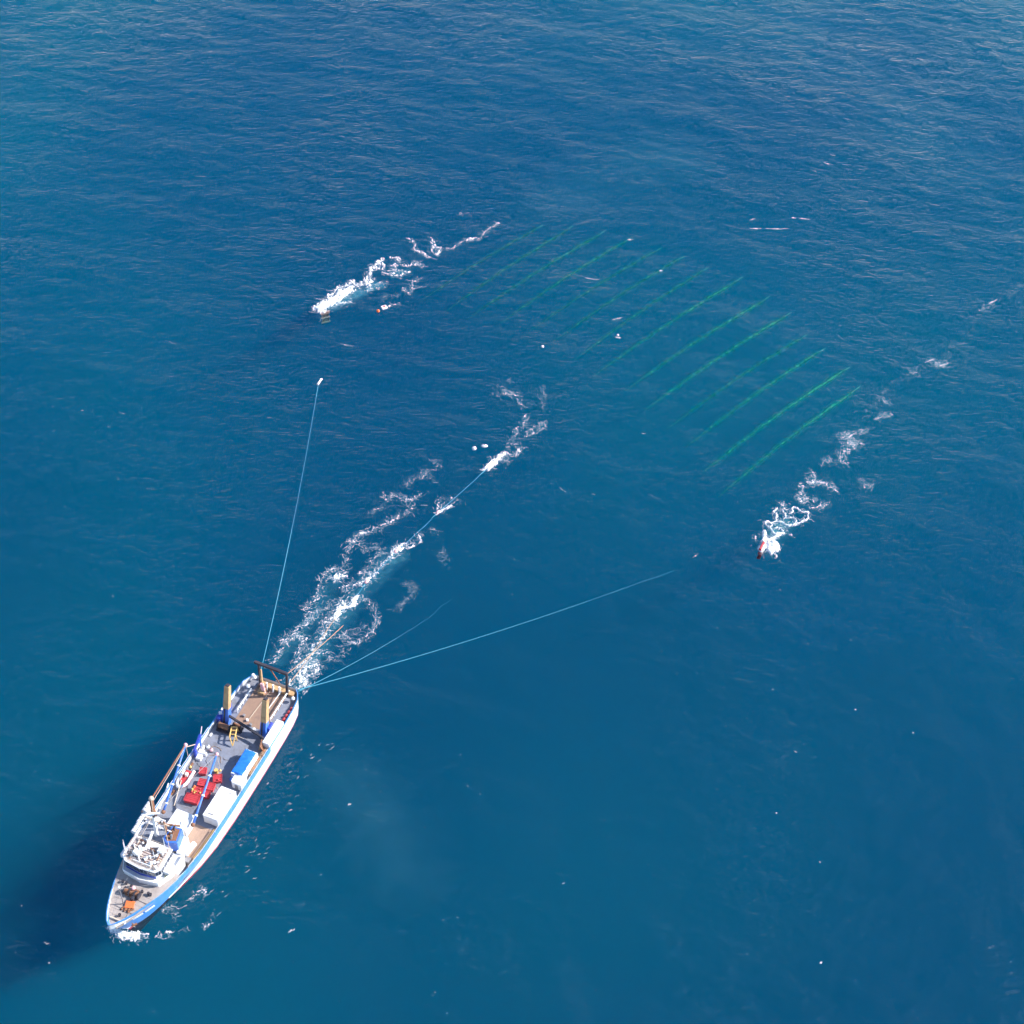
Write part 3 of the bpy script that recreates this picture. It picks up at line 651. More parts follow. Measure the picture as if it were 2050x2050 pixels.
for k in range(6): MB().ball((-2.8+k*1.1, .1*math.sin(k*2), .62), .2).build('float_ball', ('orange', 'rust')[k % 2], t, smooth=True)
for k, nm in enumerate(('closest to the stern', 'second from the stern', 'third from the stern', 'fourth from the stern', 'nearest the white side house')):
    t = thing('red_fender', f'small red float on the port bulwark, {nm}', 'float', 4.4+k*1.0, 5.75-.05*k, 5.0, 0, 'red floats along the port quarter')
    MB().ball((0, 0, .5), .36, sq=(1.25, .9, 1.1)).build('ball', 'red', t, smooth=True); MB().tube((0, 0, .8), (0, .35, 1.05), .05).build('lanyard', 'beige', t)
for lb, u, v in (('white life raft canister beside the rusty kingpost', 38.1, -8.0), ('white life raft canister in the middle of three at the starboard rail', 40.8, -7.6), ('white life raft canister furthest forward at the starboard rail', 43.0, -7.4)):
    t = thing('life_raft', lb, 'life raft', u, v, 7.2, 0, 'life raft canisters along the starboard side')
    MB().tube((-1.05, 0, .5), (1.05, 0, .5), .58, 16).build('canister', 'white_clean', t, smooth=False)
    for x in (-.4, .4): MB().tube((x-.05, 0, .5), (x+.05, 0, .5), .61, 16).build('strap', 'steel', t)
    MB().box((0, .35, -.3), (1.7, .9, .5)).build('cradle', 'white', t)

# ------------------------------------------------------------------ towed gear
def on_water(p, dz=0.0): return Vector((p.x, p.y, float(wave_h(np.array([p.x]), np.array([p.y]))[0])+dz))
def sag(a, b, s, n=14): return [a.lerp(b, k/n)-Vector((0, 0, s*4*(k/n)*(1-k/n))) for k in range(n+1)]
def sl_(u, v, z): return shipM @ Vector((u, v, z))
c5 = crop(520, 880, 3.22); c6 = crop(600, 420, 3.864); c7 = crop(1400, 700, 3.864); z6 = crop(1480, 1000, 9.66); z7 = crop(900, 760, 8.05); c3 = crop(200, 1640, 7.43); z5 = crop(620, 560, 8.05)
pl = on_water(at(638, 766), .1); pr = on_water(at(1290, 1163), 0)
tag(MB().path(sag(sl_(-.2, -4.2, 6.3), pl, 3.0), .065, 6).build('tow_cable', 'cable_cyan'), 'thin pale blue tow cable running up to the small splash on the left', 'cable', 'tow cables')
q = sag(sl_(-.1, 5.0, 6.2), pr, 1.6)+[at(1318, 1154, -1.5), at(1350, 1142, -4)]
tag(MB().path(q, .075, 6, .03).build('tow_cable', 'cable_cyan'), 'long pale blue tow cable reaching far out to the right', 'cable', 'tow cables')
pm = at(862, 1226)
tag(MB().path(sag(sl_(.1, 5.2, 6.0), Vector((pm.x, pm.y, -1.5)), 1.0)+[at(885, 1212, -2.6), at(905, 1200, -4.2)], .06, 6, .015).build('tow_cable', 'cable_cyan'), 'shorter pale blue tow cable that dips under water between wake and long cable', 'cable', 'tow cables')
pg = at(*c5(540, 1195)); tag(MB().path(sag(sl_(.9, 3.4, 11.9), Vector((pg.x, pg.y, -.1)), .3), .08, 6).build('tow_wire', 'rope'), 'brown wire running aft from the stern gantry corner into the wake', 'cable')
tag(MB().path(sag(sl_(.5, 2.4, 6.4), on_water(at(*c5(440, 1225)), .2), .8)+[on_water(at(*c5(500, 1140)), .12)], .08, 6).build('umbilical_hose', 'rope'), 'pale hose running from the gantry to the first float in the wake', 'cable')
fl = [c5(500, 1140), c5(690, 915), c5(880, 722), c5(1150, 468), c5(1462, 188)]
pts = []
for a, b in zip(fl[:-1], fl[1:]):
    A, B_ = at(*a), at(*b)
    for k in range(8): p = A.lerp(B_, k/8); pts.append(on_water(p, -.3 if 1 < k < 7 else .0))
pts.append(on_water(at(*fl[-1]), .1))
tag(MB().path(pts, .07, 6).build('float_line', 'cable_cyan'), 'line on the water joining the row of floats astern', 'cable')
names = ['nearest the stern, in the thick of the wake', 'second from the stern', 'in the middle of the row', 'second from the far end of the row']
td = (at(*fl[-1])-at(*fl[0])).normalized(); trz = math.atan2(td.y, td.x)
for k in range(4):
    t = tag(empty('tow_float', on_water(at(*fl[k]), 0), trz), f'pale float on the tow line, {names[k]}', 'float', 'floats in a row astern of the ship')
    MB().ball((0, 0, .12), .5, sq=(1.5, .8, .8)).build('body', 'pink_float' if k else 'white_clean', t, smooth=True); MB().tube((.5, 0, .3), (.8, 0, .15), .08).build('shackle', 'steel', t)
t = tag(empty('gun_float', on_water(at(*fl[4]), 0), trz), 'long white twin float raft at the far end of the tow line', 'float')
for s_ in (-.42, .42):
    MB().path([(-.3, s_, .15), (.2, s_, .22), (2.6, s_, .22), (3.0, s_, .15)], .34, 10).build('tube_float', 'white_clean', t, smooth=True)
for x in (.3, 1.4, 2.5): MB().box((x, 0, .3), (.25, 1.0, .12)).build('cross_beam', 'steel', t)
MB().tube((.6, 0, .2), (.6, 0, 1.2), .05).build('mast', 'orange', t)
# loose buoys
def buoy(name, label, px, r, m, sq=(1, 1, 1), grp=None):
    t = tag(empty(name, on_water(at(*px), 0)), label, 'buoy', grp); MB().ball((0, 0, r*.35), r, sq=sq).build('ball', m, t, smooth=True)
    MB().tube((0, 0, r), (0, 0, r*1.5), r*.18).build('eye', 'dark', t); return t
t = tag(empty('marker_float', on_water(at(769, 617), 0), .5), 'squarish white float with a small wake near the big left splash', 'float')
MB().box((0, 0, .25), (1.5, 1.3, .6)).build('body', 'white_clean', t, bevel=.15); MB().box((.1, 0, .6), (.5, .5, .25)).build('box', 'red', t, bevel=.04)
buoy('marker_buoy', 'little orange red buoy left of the squarish white float', (757, 625), .48, 'orange')
buoy('marker_buoy', 'lone white buoy below the left end of the green streamers', (1086, 697), .4, 'white_clean')
buoy('marker_buoy', 'small white buoy among the middle streamers', (1237, 671), .32, 'white_clean')
buoy('marker_buoy', 'white buoy with reddish base left of the twin float raft', z7(397, 1115), .55, 'white_clean')
buoy('marker_buoy', 'flat white buoy nearest the twin float raft', z7(563, 1080), .6, 'white_clean', (1.4, .8, .6))
t = tag(empty('tow_float', on_water(at(638, 768), 0), R(70)), 'slim white float at the end of the left tow cable', 'float')
MB().path([(-.6, 0, .1), (0, 0, .18), (1.3, 0, .18), (1.9, 0, .1)], .3, 10, .2).build('body', 'white_clean', t, smooth=True); MB().box((1.2, 0, .45), (.5, .06, .5)).build('fin', 'white_clean', t)
# paravane doors
def paravane(label, p, rz, m, dz):
    t = tag(empty('paravane', on_water(p, dz), rz), label, 'paravane', 'paravane doors spreading the streamer array')
    for s_ in (-1, 1):
        mb = MB(); n = 9
        for i in range(n):
            a = (i/(n-1)-.5)*1.5; x = 1.5*math.sin(a); y = .8*math.cos(a)-.5
            for th in (0, .1): mb.v += [(x, y+th, -.05 if s_ > 0 else -1.65), (x, y+th, 1.3 if s_ > 0 else -.25)]
        for i in range(n-1):
            a = 4*i; b = a+4; mb.f += [(a, b, b+1, a+1), (a+2, a+3, b+3, b+2), (a+1, b+1, b+3, a+3), (a, a+2, b+2, b)]
        mb.build('foil', m, t, smooth=False)
    for z in (-1.7, -.15, 1.3): MB().box((0, .1, z), (2.6, .8, .09)).build('end_plate', m, t)
    MB().tube((-1.3, .1, 1.6), (1.3, .1, 1.6), .32, 12).build('float', m, t)
    MB().tube((-1.0, -.2, .4), (-2.4, -1.5, .2), .05).build('bridle', 'steel', t); MB().tube((1.0, -.2, .4), (-2.4, -1.5, .2), .05).build('bridle', 'steel', t)
paravane('orange paravane door half hidden in the large splash on the left', at(*z5(245, 490)), R(25), 'foil_orange', -2.7)
paravane('red paravane door showing in the splash on the right', at(*z6(440, 925)), R(65), 'red', -.9)
def ribbon(VV, FF, DD, p0, ang, ln, wd, amp, rg, curl):
    n = max(3, int(ln/.2)); b0 = len(VV); x, y = p0; st = ln/n
    for k in range(n+1):
        f = k/n; hw = wd*(.3+.7*math.sin(math.pi*f))*rg.uniform(.4, 1.1); nx_, ny_ = -math.sin(ang), math.cos(ang); o_ = rg.uniform(-.5, .5)*wd
        e = amp*rg.uniform(.5, 1.1)*(.3 if k in (0, n) else 1)
        for sj in (-1, 0, 1): VV.append((x+nx_*(sj*hw+o_), y+ny_*(sj*hw+o_), 0)); DD.append(0 if sj else e)
        if k: a_ = b0+3*(k-1); FF += [(a_, a_+3, a_+4, a_+1), (a_+1, a_+4, a_+5, a_+2)]
        x += math.cos(ang)*st; y += math.sin(ang)*st; ang += curl*st+rg.uniform(-.35, .35)
# streamers under water
STR = [((1081, 454), (838, 606)), ((1141, 457), (892, 624)), ((1206, 466), (934, 640)), ((1258, 479), (998, 650)), ((1318, 499), (1057, 665)), ((1365, 515), (1108, 684)),
       ((1412, 539), (1148, 723)), ((1481, 559), (1184, 756)), ((1535, 598), (1251, 783)), ((1577, 630), (1289, 823)), ((1610, 673), (1333, 861)), ((1646, 700), (1372, 897)), ((1695, 738), (1405, 948)), ((1717, 778), (1438, 995))]
ords = ['first', 'second', 'third', 'fourth', 'fifth', 'sixth', 'seventh', 'eighth', 'ninth', 'tenth', 'eleventh', 'twelfth', 'thirteenth', 'last']
show = [.75, .78, .8, .85, .8, .85, .9, 1.0, 1.0, 1.05, .9, 1.05, 1.2, 1.1]
bright = [.9, .8, .7, .8, 1.1, 1.0, 1.1, .8, .75, .7, 1.15, .85, .55, .75]
for k, (ta, he) in enumerate(STR):
    z0 = -3.0*bright[k]-1.3; z1 = -12*bright[k]-2.0
    A, B_ = at(*ta, z0), at(*he, z1); side = (B_-A).cross(Vector((0, 0, 1))).normalized(); n = 40
    pts = [A.lerp(B_, i/n)+side*(.9*math.sin(math.pi*i/n)+.07*math.sin(i*1.7+k)+.05*math.sin(i*3.1+k*2))+Vector((0, 0, .12*math.sin(i*.9+k))) for i in range(n+1)]
    t = tag(empty('streamer_cable', (0, 0, 0)), f'green streamer under water, {ords[k]} counted from the left splash', 'streamer', 'parallel streamers below the surface')
    t.location = A; pts = [p-A for p in pts]
    MB().path(pts, .07, 6).build('cable_skin', 'streamer', t, smooth=True)
    RV, RF, RD = [], [], []; rg = random.Random(100+k); m_ = 120          # soft strip painting the glow that refraction blurs around the cable
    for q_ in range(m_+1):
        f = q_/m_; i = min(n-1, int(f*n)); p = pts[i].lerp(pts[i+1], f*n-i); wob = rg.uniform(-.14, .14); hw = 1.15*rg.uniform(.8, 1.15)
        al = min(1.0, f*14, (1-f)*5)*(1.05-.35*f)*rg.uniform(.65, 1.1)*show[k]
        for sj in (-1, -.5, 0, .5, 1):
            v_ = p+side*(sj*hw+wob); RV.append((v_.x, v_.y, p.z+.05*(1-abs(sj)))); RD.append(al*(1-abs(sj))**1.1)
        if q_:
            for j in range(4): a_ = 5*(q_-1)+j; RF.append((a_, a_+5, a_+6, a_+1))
    np_mesh('painted_glow', np.array(RV), np.array(RF), 'painted_glow', True, np.array(RD), t)
    for i in (10, 21, 32): MB().path([pts[i], pts[i].lerp(pts[i+1], .6)], .16, 8).build('depth_bird', 'bird', t)
    MB().path([pts[0], pts[0]+(pts[0]-pts[2]).normalized()*1.2], .13, 8, .04).build('tail_cone', 'bird', t)

# ------------------------------------------------------------------ foam
def foam(name, strokes, label, res=.14, warp=.9, matname='foam', z=.05, lift=.25, seed=0, lace=1.0, thr=.36, gain=1.6, cat='foam', wide=1.5, fil=1.0):
    segs_ = []
    for pts, wd, amp in strokes:
        P = [at(*p) for p in pts]; wd = wd*wide
        if len(P) == 1: P = P*2
        for a, b in zip(P[:-1], P[1:]): segs_.append((a.x, a.y, b.x, b.y, wd, amp))
    S = np.array(segs_); mg = 3.5+2.4*S[:, 4].max()+warp
    x0, x1 = S[:, [0, 2]].min()-mg, S[:, [0, 2]].max()+mg; y0, y1 = S[:, [1, 3]].min()-mg, S[:, [1, 3]].max()+mg
    gx = np.arange(x0, x1, res); gy = np.arange(y0, y1, res); X, Y = np.meshgrid(gx, gy)
    wx = X+warp*(fbm(X*.55, Y*.55, seed+1)-.5)*2.6+.35*(vnoise(X*1.9, Y*1.9, seed+5)-.5); wy = Y+warp*(fbm(X*.55, Y*.55, seed+2)-.5)*2.6+.35*(vnoise(X*1.9, Y*1.9, seed+6)-.5)
    D = np.zeros_like(X)
    for ax, ay, bx, by, wd, amp in segs_:
        m_ = wd*2.2+warp*1.6+.4
        i0, i1 = np.searchsorted(gx, [min(ax, bx)-m_, max(ax, bx)+m_]); j0, j1 = np.searchsorted(gy, [min(ay, by)-m_, max(ay, by)+m_])
        if i1 <= i0 or j1 <= j0: continue
        px, py = wx[j0:j1, i0:i1]-ax, wy[j0:j1, i0:i1]-ay; dx, dy = bx-ax, by-ay; L2 = dx*dx+dy*dy+1e-9
        t_ = np.clip((px*dx+py*dy)/L2, 0, 1); d2 = (px-t_*dx)**2+(py-t_*dy)**2
        D[j0:j1, i0:i1] = np.maximum(D[j0:j1, i0:i1], amp*np.exp(-d2/wd**2))
    wfac = None; n1 = fbm(X*.9+9, Y*.9, seed+11, 3); n3 = fbm(X*1.9-5, Y*1.9+2, seed+15, 2); rid = np.maximum(1-np.abs(2*n1-1)*7.5, .9-np.abs(2*n3-1)*6.0); n2 = fbm(X*3.2, Y*3.2, seed+31, 2)
    tex = np.clip(.05+.95*np.clip(rid, 0, 1)+.55*(n2-.5), 0, 1.3)+.9*np.clip(D-.62, 0, 1)
    val = (D*((1-lace)+lace*tex)-thr)*gain
    if fil: val += (D > .02)*np.where((vnoise(X*3.2, Y*3.2, seed+77) > .84) & (D > .10), .25, 0)
    keep = np.maximum.reduce([val[:-1, :-1], val[1:, :-1], val[:-1, 1:], val[1:, 1:]]) > .015
    H = wave_h(X, Y)+z+lift*np.clip(val, 0, 1.2)*(.3+1.2*fbm(X*1.1, Y*1.1, seed+91, 2))
    id_ = np.full(X.shape, -1, dtype=np.int64); vm = np.zeros(X.shape, bool)
    jj, ii = np.nonzero(keep)
    for dj, di in ((0, 0), (0, 1), (1, 0), (1, 1)): vm[jj+dj, ii+di] = True
    id_[vm] = np.arange(vm.sum())
    rg = random.Random(seed); RV, RF, RD = [], [], []
    for ax, ay, bx, by, wd, amp in segs_:
        L_ = math.hypot(bx-ax, by-ay); base_a = math.atan2(by-ay, bx-ax)
        for k in range(int((L_*9+3)*fil*min(1.2, .45+wd))):
            f = rg.random(); sd = wd*.62+.22
            p = (ax+(bx-ax)*f+rg.gauss(0, sd), ay+(by-ay)*f+rg.gauss(0, sd))
            ribbon(RV, RF, RD, p, rg.choice([base_a, rg.uniform(0, 6.28)])+rg.gauss(0, .5), rg.choice([.25, .35, .6, .9, 1.5]), rg.uniform(.05, .13), min(1.15, amp*rg.uniform(.6, 1.35)), rg, rg.uniform(-1.6, 1.6))
    V_ = np.stack([X[vm], Y[vm], H[vm]], -1); F_ = np.stack([id_[jj, ii], id_[jj, ii+1], id_[jj+1, ii+1], id_[jj+1, ii]], -1)
    dn = np.clip(val[vm]*2.2, 0, 1.3)
    if RV:
        RV = np.array(RV); RD = np.array(RD); RV[:, 2] = wave_h(RV[:, 0], RV[:, 1])+z+.02+.05*RD
        F_ = np.vstack([F_, np.array(RF)+len(V_)]); V_ = np.vstack([V_, RV]); dn = np.concatenate([dn, RD])
    o = np_mesh(name, V_, F_, matname, True, dn); tag(o, label, cat, kind='stuff'); return o
def P(c, *pts): return [c(*p) for p in pts]

wake = [
 (P(c5, (90, 1450), (110, 1400), (150, 1340), (190, 1280), (240, 1270), (285, 1290), (280, 1330), (250, 1390), (240, 1450)), .42, .8),
 (P(c5, (200, 1560), (300, 1420), (380, 1310), (430, 1220), (470, 1150)), .75, .95),
 (P(c5, (490, 1150), (540, 1080), (580, 1060), (630, 1020)), .8, 1.25),
 (P(c5, (540, 1080), (520, 1030)), .5, .9),
 (P(c5, (640, 1005), (700, 1050), (740, 1110), (755, 1170), (720, 1240), (660, 1290), (600, 1320), (560, 1260), (490, 1280)), .40, .66),
 (P(c5, (560, 1310), (520, 1400), (470, 1410)), .45, .6), (P(c5, (550, 1250), (640, 1235), (665, 1205)), .3, .6),
 (P(c5, (270, 1500), (320, 1460), (360, 1460), (370, 1500), (300, 1530), (260, 1560), (300, 1560)), .55, 1.0),
 (P(c5, (230, 1590), (290, 1600), (300, 1560), (250, 1530)), .5, 1.0),
 (P(c5, (350, 1350), (420, 1380), (445, 1410)), .35, .8), (P(c5, (290, 1430), (380, 1440), (400, 1480)), .35, .7),
 (P(c5, (120, 1310), (230, 1250), (290, 1200), (340, 1140), (290, 1080), (330, 1060), (370, 1020), (390, 970), (400, 900), (430, 850), (490, 825), (530, 850), (540, 880), (490, 900), (440, 880)), .42, .72),
 (P(c5, (480, 898), (535, 880)), .45, 1.15),
 (P(c5, (300, 1180), (360, 1100), (430, 1090), (470, 1120), (400, 1190)), .4, .62), (P(c5, (440, 1080), (480, 1030)), .35, .6),
 (P(c5, (560, 950), (620, 930), (690, 910), (720, 880), (780, 810), (830, 770), (870, 720)), .5, .85),
 (P(c5, (640, 860), (680, 840), (720, 870), (700, 900)), .4, .8), (P(c5, (520, 950), (560, 980)), .4, .7),
 (P(c5, (540, 860), (550, 800), (570, 720), (580, 670), (650, 610), (720, 590), (820, 540), (910, 490), (970, 460), (985, 400)), .42, .66),
 (P(c5, (575, 680), (600, 665)), .5, .95), (P(c5, (640, 612), (700, 595)), .45, .9), (P(c5, (810, 545), (900, 500)), .45, .8),
 (P(c5, (590, 665), (660, 660), (690, 720), (770, 690), (790, 740), (720, 780), (710, 820)), .35, .58),
 (P(c5, (800, 345), (830, 390), (880, 350), (910, 380), (980, 390), (1040, 350)), .42, .72),
 (P(c5, (930, 290), (980, 260), (1060, 230), (1100, 250)), .42, .62), (P(c5, (1110, 120), (1160, 180)), .4, .62), (P(c5, (1030, 210), (1090, 210)), .5, .6),
 (P(c5, (870, 730), (900, 680), (960, 690), (1030, 650), (1030, 620)), .45, .9),
 (P(c5, (870, 720), (900, 715)), .6, 1.2), (P(c5, (685, 920), (705, 905)), .6, 1.2),
 (P(c5, (1140, 470), (1170, 450), (1220, 430)), .42, 1.1), (P(c5, (1150, 430), (1160, 390)), .35, .85), (P(c5, (1180, 380), (1250, 380), (1300, 400)), .35, .6),
 (P(c5, (920, 930), (990, 940), (990, 1000), (940, 1050), (870, 1100)), .4, .42), (P(c5, (1090, 560), (1140, 590)), .35, .45), (P(c5, (1190, 700), (1190, 790)), .4, .4),
 (P(c5, (700, 480), (760, 460), (800, 430)), .4, .5)]
foam('wake_foam', wake, 'lacy white wake foam trailing behind the ship', seed=3, thr=.42, fil=1.15)
tail = [
 (P(z7, (590, 1440), (680, 1370), (760, 1290), (840, 1230), (900, 1215)), .62, 1.35), (P(z7, (900, 1215), (980, 1220), (1050, 1200), (1130, 1180), (1165, 1120)), .4, .85),
 (P(z7, (830, 1310), (950, 1300)), .3, .7), (P(z7, (830, 1340), (960, 1340)), .3, .6), (P(z7, (870, 1180), (950, 1130), (960, 1080), (1040, 1030), (1080, 1030), (1020, 930)), .35, .62),
 (P(z7, (1020, 930), (1080, 860), (1070, 800), (1140, 750), (1190, 730), (1210, 650), (1240, 600)), .38, .68), (P(z7, (1040, 1085), (1130, 1130), (1170, 1110)), .3, .6),
 (P(z7, (1190, 910), (1300, 870), (1420, 850), (1500, 760), (1550, 700), (1470, 680), (1420, 740), (1340, 780), (1320, 840)), .33, .62),
 (P(z7, (770, 110), (880, 150), (910, 230), (970, 260), (1000, 200), (1130, 270)), .33, .62), (P(z7, (680, 230), (840, 280)), .3, .55), (P(z7, (1080, 330), (1150, 400), (1210, 440)), .3, .55),
 (P(z7, (1480, 90), (1520, 240), (1490, 340), (1500, 460)), .35, .45), (P(z7, (950, 10), (990, 10)), .3, .8)]
foam('wake_foam', tail, 'foam streaming behind the twin float raft at the end of the tow line', seed=8)
pvl = [
 (P(c6, (150, 770), (210, 745), (270, 700), (320, 660), (370, 620)), 1.55, 1.7), (P(c6, (130, 760), (150, 740), (200, 700), (260, 640), (300, 600), (360, 580), (420, 560)), .5, 1.1),
 (P(c6, (290, 740), (350, 725), (395, 720)), .5, 1.0),
 (P(c6, (380, 560), (430, 590), (500, 560), (530, 500), (560, 440), (620, 390)), .6, 1.05), (P(c6, (560, 440), (640, 460), (660, 430), (600, 420)), .45, .95), (P(c6, (500, 570), (530, 580), (550, 540)), .7, 1.1),
 (P(c6, (640, 490), (700, 500), (780, 520), (830, 480), (700, 470)), .45, .85), (P(c6, (710, 380), (750, 380), (770, 420), (710, 440), (730, 490)), .42, .9),
 (P(c6, (780, 430), (850, 440), (910, 400), (900, 430), (960, 440)), .42, .9), (P(c6, (440, 590), (500, 635), (570, 610), (640, 600)), .35, .7), (P(c6, (520, 600), (600, 570), (690, 560)), .4, .62),
 (P(c6, (850, 220), (890, 270), (885, 310), (940, 340), (1000, 375)), .42, .85), (P(c6, (1000, 215), (1030, 240), (1050, 290), (1090, 300), (1060, 350), (1020, 330), (1030, 250)), .38, .82),
 (P(c6, (1110, 290), (1190, 295), (1250, 260), (1300, 235), (1380, 235), (1430, 190), (1480, 140), (1530, 110)), .42, .75), (P(c6, (1290, 238), (1380, 235)), .45, .95), (P(c6, (1515, 112), (1545, 108)), .4, 1.0),
 (P(c6, (660, 760), (690, 740), (750, 735)), .35, .85), (P(c6, (800, 610), (850, 655), (870, 600), (870, 560), (930, 535)), .35, .72), (P(c6, (860, 605), (980, 595)), .3, .55), (P(c6, (720, 670), (770, 665)), .35, .6), (P(c6, (640, 700), (660, 660)), .35, .5),
 (P(c6, (1240, 25), (1270, 35)), .35, .7), (P(c6, (1300, 35), (1325, 35)), .35, .6)]
foam('splash_foam', pvl, 'thick white splash and foam trail of the left paravane', seed=21, lift=.5, wide=1.2)
pvr = [
 (P(z6, (430, 960), (500, 800), (580, 900), (600, 1000), (680, 850), (700, 960)), 1.0, 1.55), (P(z6, (480, 620), (480, 720), (560, 800), (700, 720), (830, 650)), .7, 1.2), (P(z6, (320, 700), (320, 770)), .35, .8),
 (P(z6, (600, 560), (660, 640), (740, 700)), .36, 1.2), (P(z6, (510, 430), (540, 520), (600, 560), (640, 480), (560, 420), (510, 440)), .3, 1.1),
 (P(z6, (640, 480), (720, 430), (820, 450), (900, 500), (970, 530), (1100, 490), (1290, 420), (1340, 380), (1310, 270), (1200, 260), (1080, 180), (1020, 190), (1030, 250), (980, 290)), .30, 1.1),
 (P(z6, (720, 430), (700, 280), (660, 240), (720, 180)), .3, 1.1), (P(z6, (820, 230), (910, 340), (830, 390)), .3, 1.0), (P(z6, (920, 370), (1060, 370), (1110, 430), (1090, 490)), .28, 1.05), (P(z6, (680, 560), (800, 560), (850, 600)), .3, 1.0),
 (P(z6, (840, 90), (850, 180), (830, 230)), .3, .8), (P(z6, (1250, 340), (1230, 410)), .28, .8), (P(z6, (960, 710), (1010, 715)), .35, .9), (P(z6, (690, 1050), (720, 1120)), .35, .9)]
foam('splash_foam', pvr, 'looping white splash of the right paravane', seed=31, lift=.5, warp=.35, lace=.6, res=.12, wide=1.0)
trl = [
 (P(c7, (780, 1040), (790, 1170), (840, 1160), (910, 1160)), .45, .7), (P(c7, (860, 940), (870, 1030), (950, 1010), (1060, 1090)), .45, .72), (P(c7, (640, 1190), (660, 1240)), .4, .8), (P(c7, (870, 1240), (1000, 1190)), .35, .7),
 (P(c7, (1100, 700), (1180, 640), (1160, 740), (1230, 720), (1100, 800), (1100, 870), (1130, 880)), .5, .66), (P(c7, (1210, 660), (1300, 620)), .4, .6), (P(c7, (1350, 540), (1400, 520), (1480, 500)), .45, .52), (P(c7, (1250, 1000), (1300, 1070), (1340, 1030)), .4, .52),
 (P(c7, (1780, 80), (1860, 130), (1900, 100)), .45, .62), (P(c7, (1640, 180), (1690, 190)), .4, .55), (P(c7, (950, 890), (1010, 850)), .4, .6), (P(c7, (1400, 380), (1460, 410)), .4, .6), (P(c7, (860, 1000), (875, 1030)), .4, 1.0), (P(c7, (780, 1160), (800, 1170)), .4, 1.0)]
trl2 = [([(1715, 850), (1745, 815), (1780, 775), (1830, 745), (1870, 733)], .5, .42), ([(1880, 725), (1930, 680), (1975, 612), (2045, 570)], .6, .40), ([(1870, 735), (1890, 728)], .5, .7), ([(1960, 622), (1990, 606)], .5, .6)]
foam('wake_foam', trl2, 'faint broken foam far behind the right paravane near the right edge', seed=45, lace=1, fil=.4, thr=.44, wide=1.8)
foam('wake_foam', trl, 'thin broken foam trail stretching beyond the right paravane', seed=41, lace=1, fil=1.6, wide=1.9)
bow = [
 (P(c3, (180, 1620), (280, 1700), (350, 1740), (430, 1750), (520, 1760)), .85, 1.5), (P(c3, (540, 1745), (620, 1735), (700, 1725)), .4, .9), (P(c3, (140, 1560), (160, 1600)), .3, .8),
 (P(c3, (940, 1370), (1020, 1310), (1080, 1280), (1060, 1330)), .4, .6), (P(c3, (1060, 1400), (1110, 1420), (1160, 1390)), .45, .5), (P(c3, (1320, 1240), (1390, 1180)), .35, .7), (P(c3, (1420, 1110), (1480, 1080), (1540, 1060), (1560, 1125)), .4, .75),
 (P(c3, (970, 1710), (1060, 1700)), .3, 1.2), (P(c3, (830, 1760), (880, 1750)), .3, .7), (P(c3, (1550, 1600), (1640, 1560)), .3, 1.0), (P(c3, (1640, 1450), (1690, 1410)), .3, .5), (P(c3, (1180, 1630), (1250, 1630)), .3, .5)]
foam('bow_wave', bow, 'small white bow wave and flecks along the port bow', seed=51, lift=.4, warp=.5, wide=1.2)
# flecks beside the hull, astern and far off
r2 = random.Random(5); fleck = []
def rnd_fleck(px, py, ln, amp, slope):
    dx = ln*(.6+.8*r2.random()); s_ = slope+r2.uniform(-.35, .35); fleck.append(([(px, py), (px+dx*.5, py+dx*.5*s_+r2.uniform(-1, 1)), (px+dx, py+dx*s_)], r2.uniform(.16, .3), amp))
for k in range(38): f = r2.random(); rnd_fleck(395+200*f+r2.uniform(5, 75), 1800-330*f+r2.uniform(-25, 45), 9, r2.uniform(.3, .6), -.6)
for x, y, l, sl2, a in ((1500, 455, 26, .02, 1.2), (1532, 456, 48, .03, .85), (1584, 436, 10, .1, 1.1), (1598, 437, 26, .1, .7), (1500, 440, 12, -.3, .7), (1648, 325, 14, .2, .9), (1622, 340, 14, .3, .6), (1660, 310, 14, .1, .6), (1225, 640, 22, -.2, .7), (1230, 674, 14, .2, .8), (1255, 480, 14, 0, .8), (1318, 542, 10, 0, 1.1), (1170, 556, 30, .1, .7), (1385, 1118, 14, -.8, .5), (85, 1885, 18, .1, .6), (95, 1926, 5, 0, .8), (575, 1870, 16, -.6, 1), (505, 1760, 10, -.4, .8), (1120, 975, 14, .8, .5), (1545, 1380, 4, 0, 1.1), (1552, 1627, 4, 0, 1.3), (1590, 1505, 6, 0, .9), (1710, 1420, 5, 0, .9), (1825, 1468, 5, 0, 1.0), (1638, 1726, 5, .2, 1.0), (1640, 1930, 6, -1, 1.0), (1125, 1770, 6, -.6, 1.1), (695, 1612, 9, -.3, .8), (680, 688, 30, .2, .4), (840, 1010, 18, 0, .5), (1850, 728, 20, -.5, .8), (1880, 735, 12, -.6, .9), (1975, 610, 22, -.5, .7)):
    fleck.append(([(x, y), (x+l*.5, y+l*.5*sl2+1), (x+l, y+l*sl2)], .34 if y > 700 else .6, a*1.15))
for k in range(230):
    px, py = r2.uniform(0, 2050), r2.uniform(0, 2050)
    if 150 < px < 640 and 1300 < py < 1900: continue
    rg = px/2050; rnd_fleck(px, py, (r2.choice([4, 6, 14, 22]) if py < 1000 else r2.choice([3, 3, 4, 5]))*(1.1-.4*py/2050), r2.uniform(.30, .62), .05+.45*rg)
VV, FF, DD = [], [], []; base_ = 0
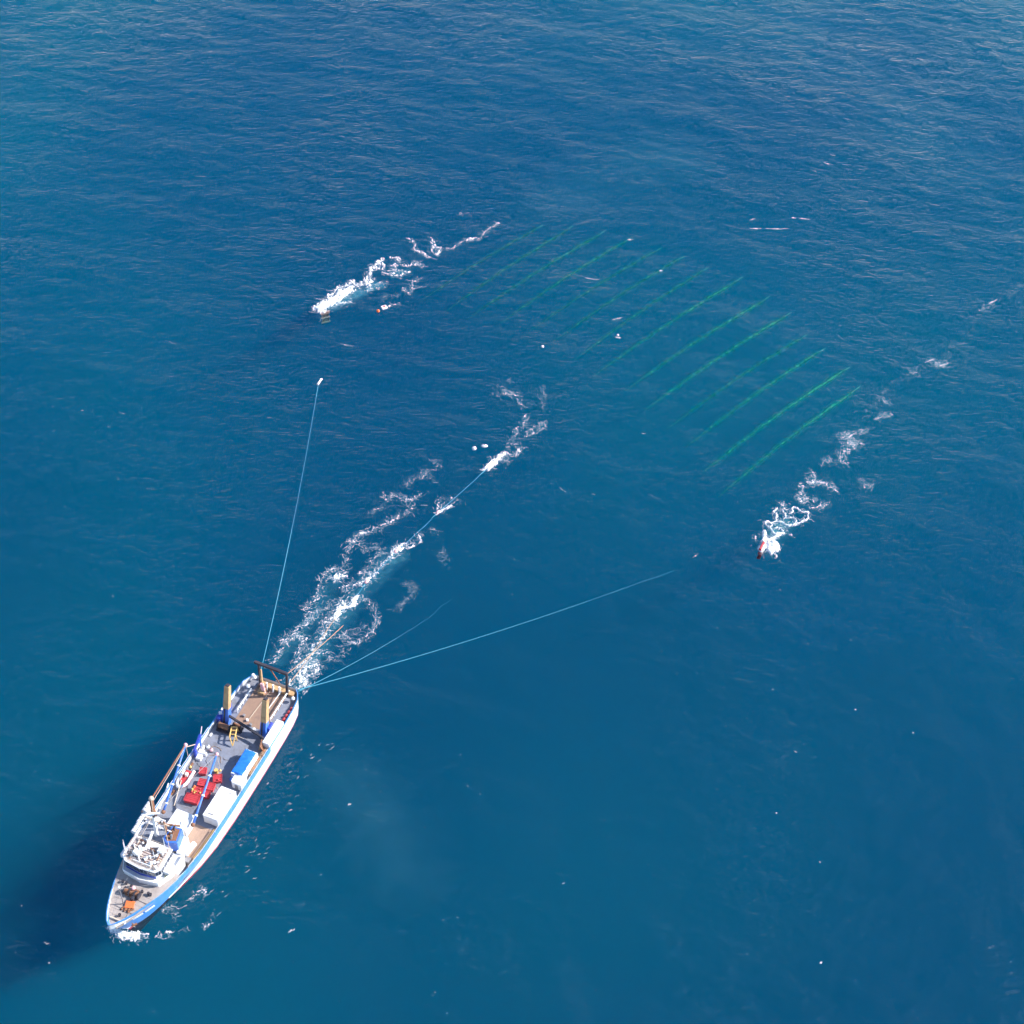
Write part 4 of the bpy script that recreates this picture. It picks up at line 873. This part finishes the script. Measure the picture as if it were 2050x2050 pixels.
for pts_, wd, amp in fleck:
    P3 = [at(*p) for p in pts_]; L_ = (P3[2]-P3[0]).length; n = max(4, int(L_/.22))
    for k in range(n+1):
        f = k/n; p = P3[0].lerp(P3[1], f).lerp(P3[1].lerp(P3[2], f), f); d = (P3[2]-P3[0]).normalized(); nr = Vector((-d.y, d.x, 0))
        hw = wd*(.25+.75*math.sin(math.pi*min(1, max(0, f*1.02))))*r2.uniform(.35, 1.1)*.8; off = r2.uniform(-.12, .12)
        for j, sj in enumerate((-1, 0, 1)):
            q = p+nr*(sj*hw+off); VV.append((q.x, q.y, 0)); DD.append((0 if sj else 1)*min(1.2, amp*1.1)*r2.uniform(.35, 1.0)*(0.15 if k in (0, n) else 1))
        if k: FF += [(base_+3*(k-1), base_+3*k, base_+3*k+1, base_+3*k-2), (base_+3*k-2, base_+3*k+1, base_+3*k+2, base_+3*k-1)]
    base_ += 3*(n+1)
VV = np.array(VV); DD = np.array(DD); VV[:, 2] = wave_h(VV[:, 0], VV[:, 1])+.05+.10*np.clip(DD, 0, 1)
tag(np_mesh('whitecaps', VV, np.array(FF), 'foam', True, DD), 'scattered small whitecaps and foam flecks all over the sea', 'foam', kind='stuff')
# pale bubbly water hanging just under the foam
foam('pale_water', [(P(c6, (200, 740), (300, 680), (400, 640), (440, 620)), 1.9, .9), (P(c6, (520, 590), (580, 560), (640, 560)), 1.2, .7), (P(c6, (720, 470), (830, 450)), 1.0, .5)], 'turquoise bubbly water beside the left splash', matname='bubbles', z=-1.1, lift=.05, seed=71, lace=.15, thr=.05, gain=.55, res=.3, wide=1.1, fil=0)
foam('pale_water', [(P(z6, (500, 900), (600, 800), (700, 600), (900, 400)), 1.6, .7)], 'turquoise bubbly water around the right splash', matname='bubbles', z=-1.1, lift=.05, seed=72, lace=.15, thr=.05, gain=.5, res=.3, wide=1.1, fil=0)
foam('pale_water', [(P(c5, (220, 1540), (380, 1320), (520, 1100), (690, 900), (880, 720)), 2.2, .55), (P(c5, (120, 1380), (300, 1180), (480, 860)), 2.0, .35)], 'pale bubbly streak below the ship wake', matname='bubbles', z=-1.3, lift=.05, seed=73, lace=.3, thr=.05, gain=.42, res=.35, wide=1.2, fil=0)

pale = [([(700, 1545), (735, 1590), (770, 1625)], 6.0, .8), ([(780, 1660), (810, 1740)], 7.0, .7), ([(1100, 400), (1240, 320), (1340, 300)], 12.0, .7), ([(1600, 60), (1720, 140), (1900, 330)], 16.0, .5)]  # wide pale sheets under the water imitating wisps of haze
foam('pale_water', pale, 'faint milky patches below the surface painting a hazy paleness', matname='milky', z=-2.2, lift=.0, seed=81, lace=.0, thr=.02, gain=.15, res=1.6, wide=1.0, warp=3.5, fil=0)
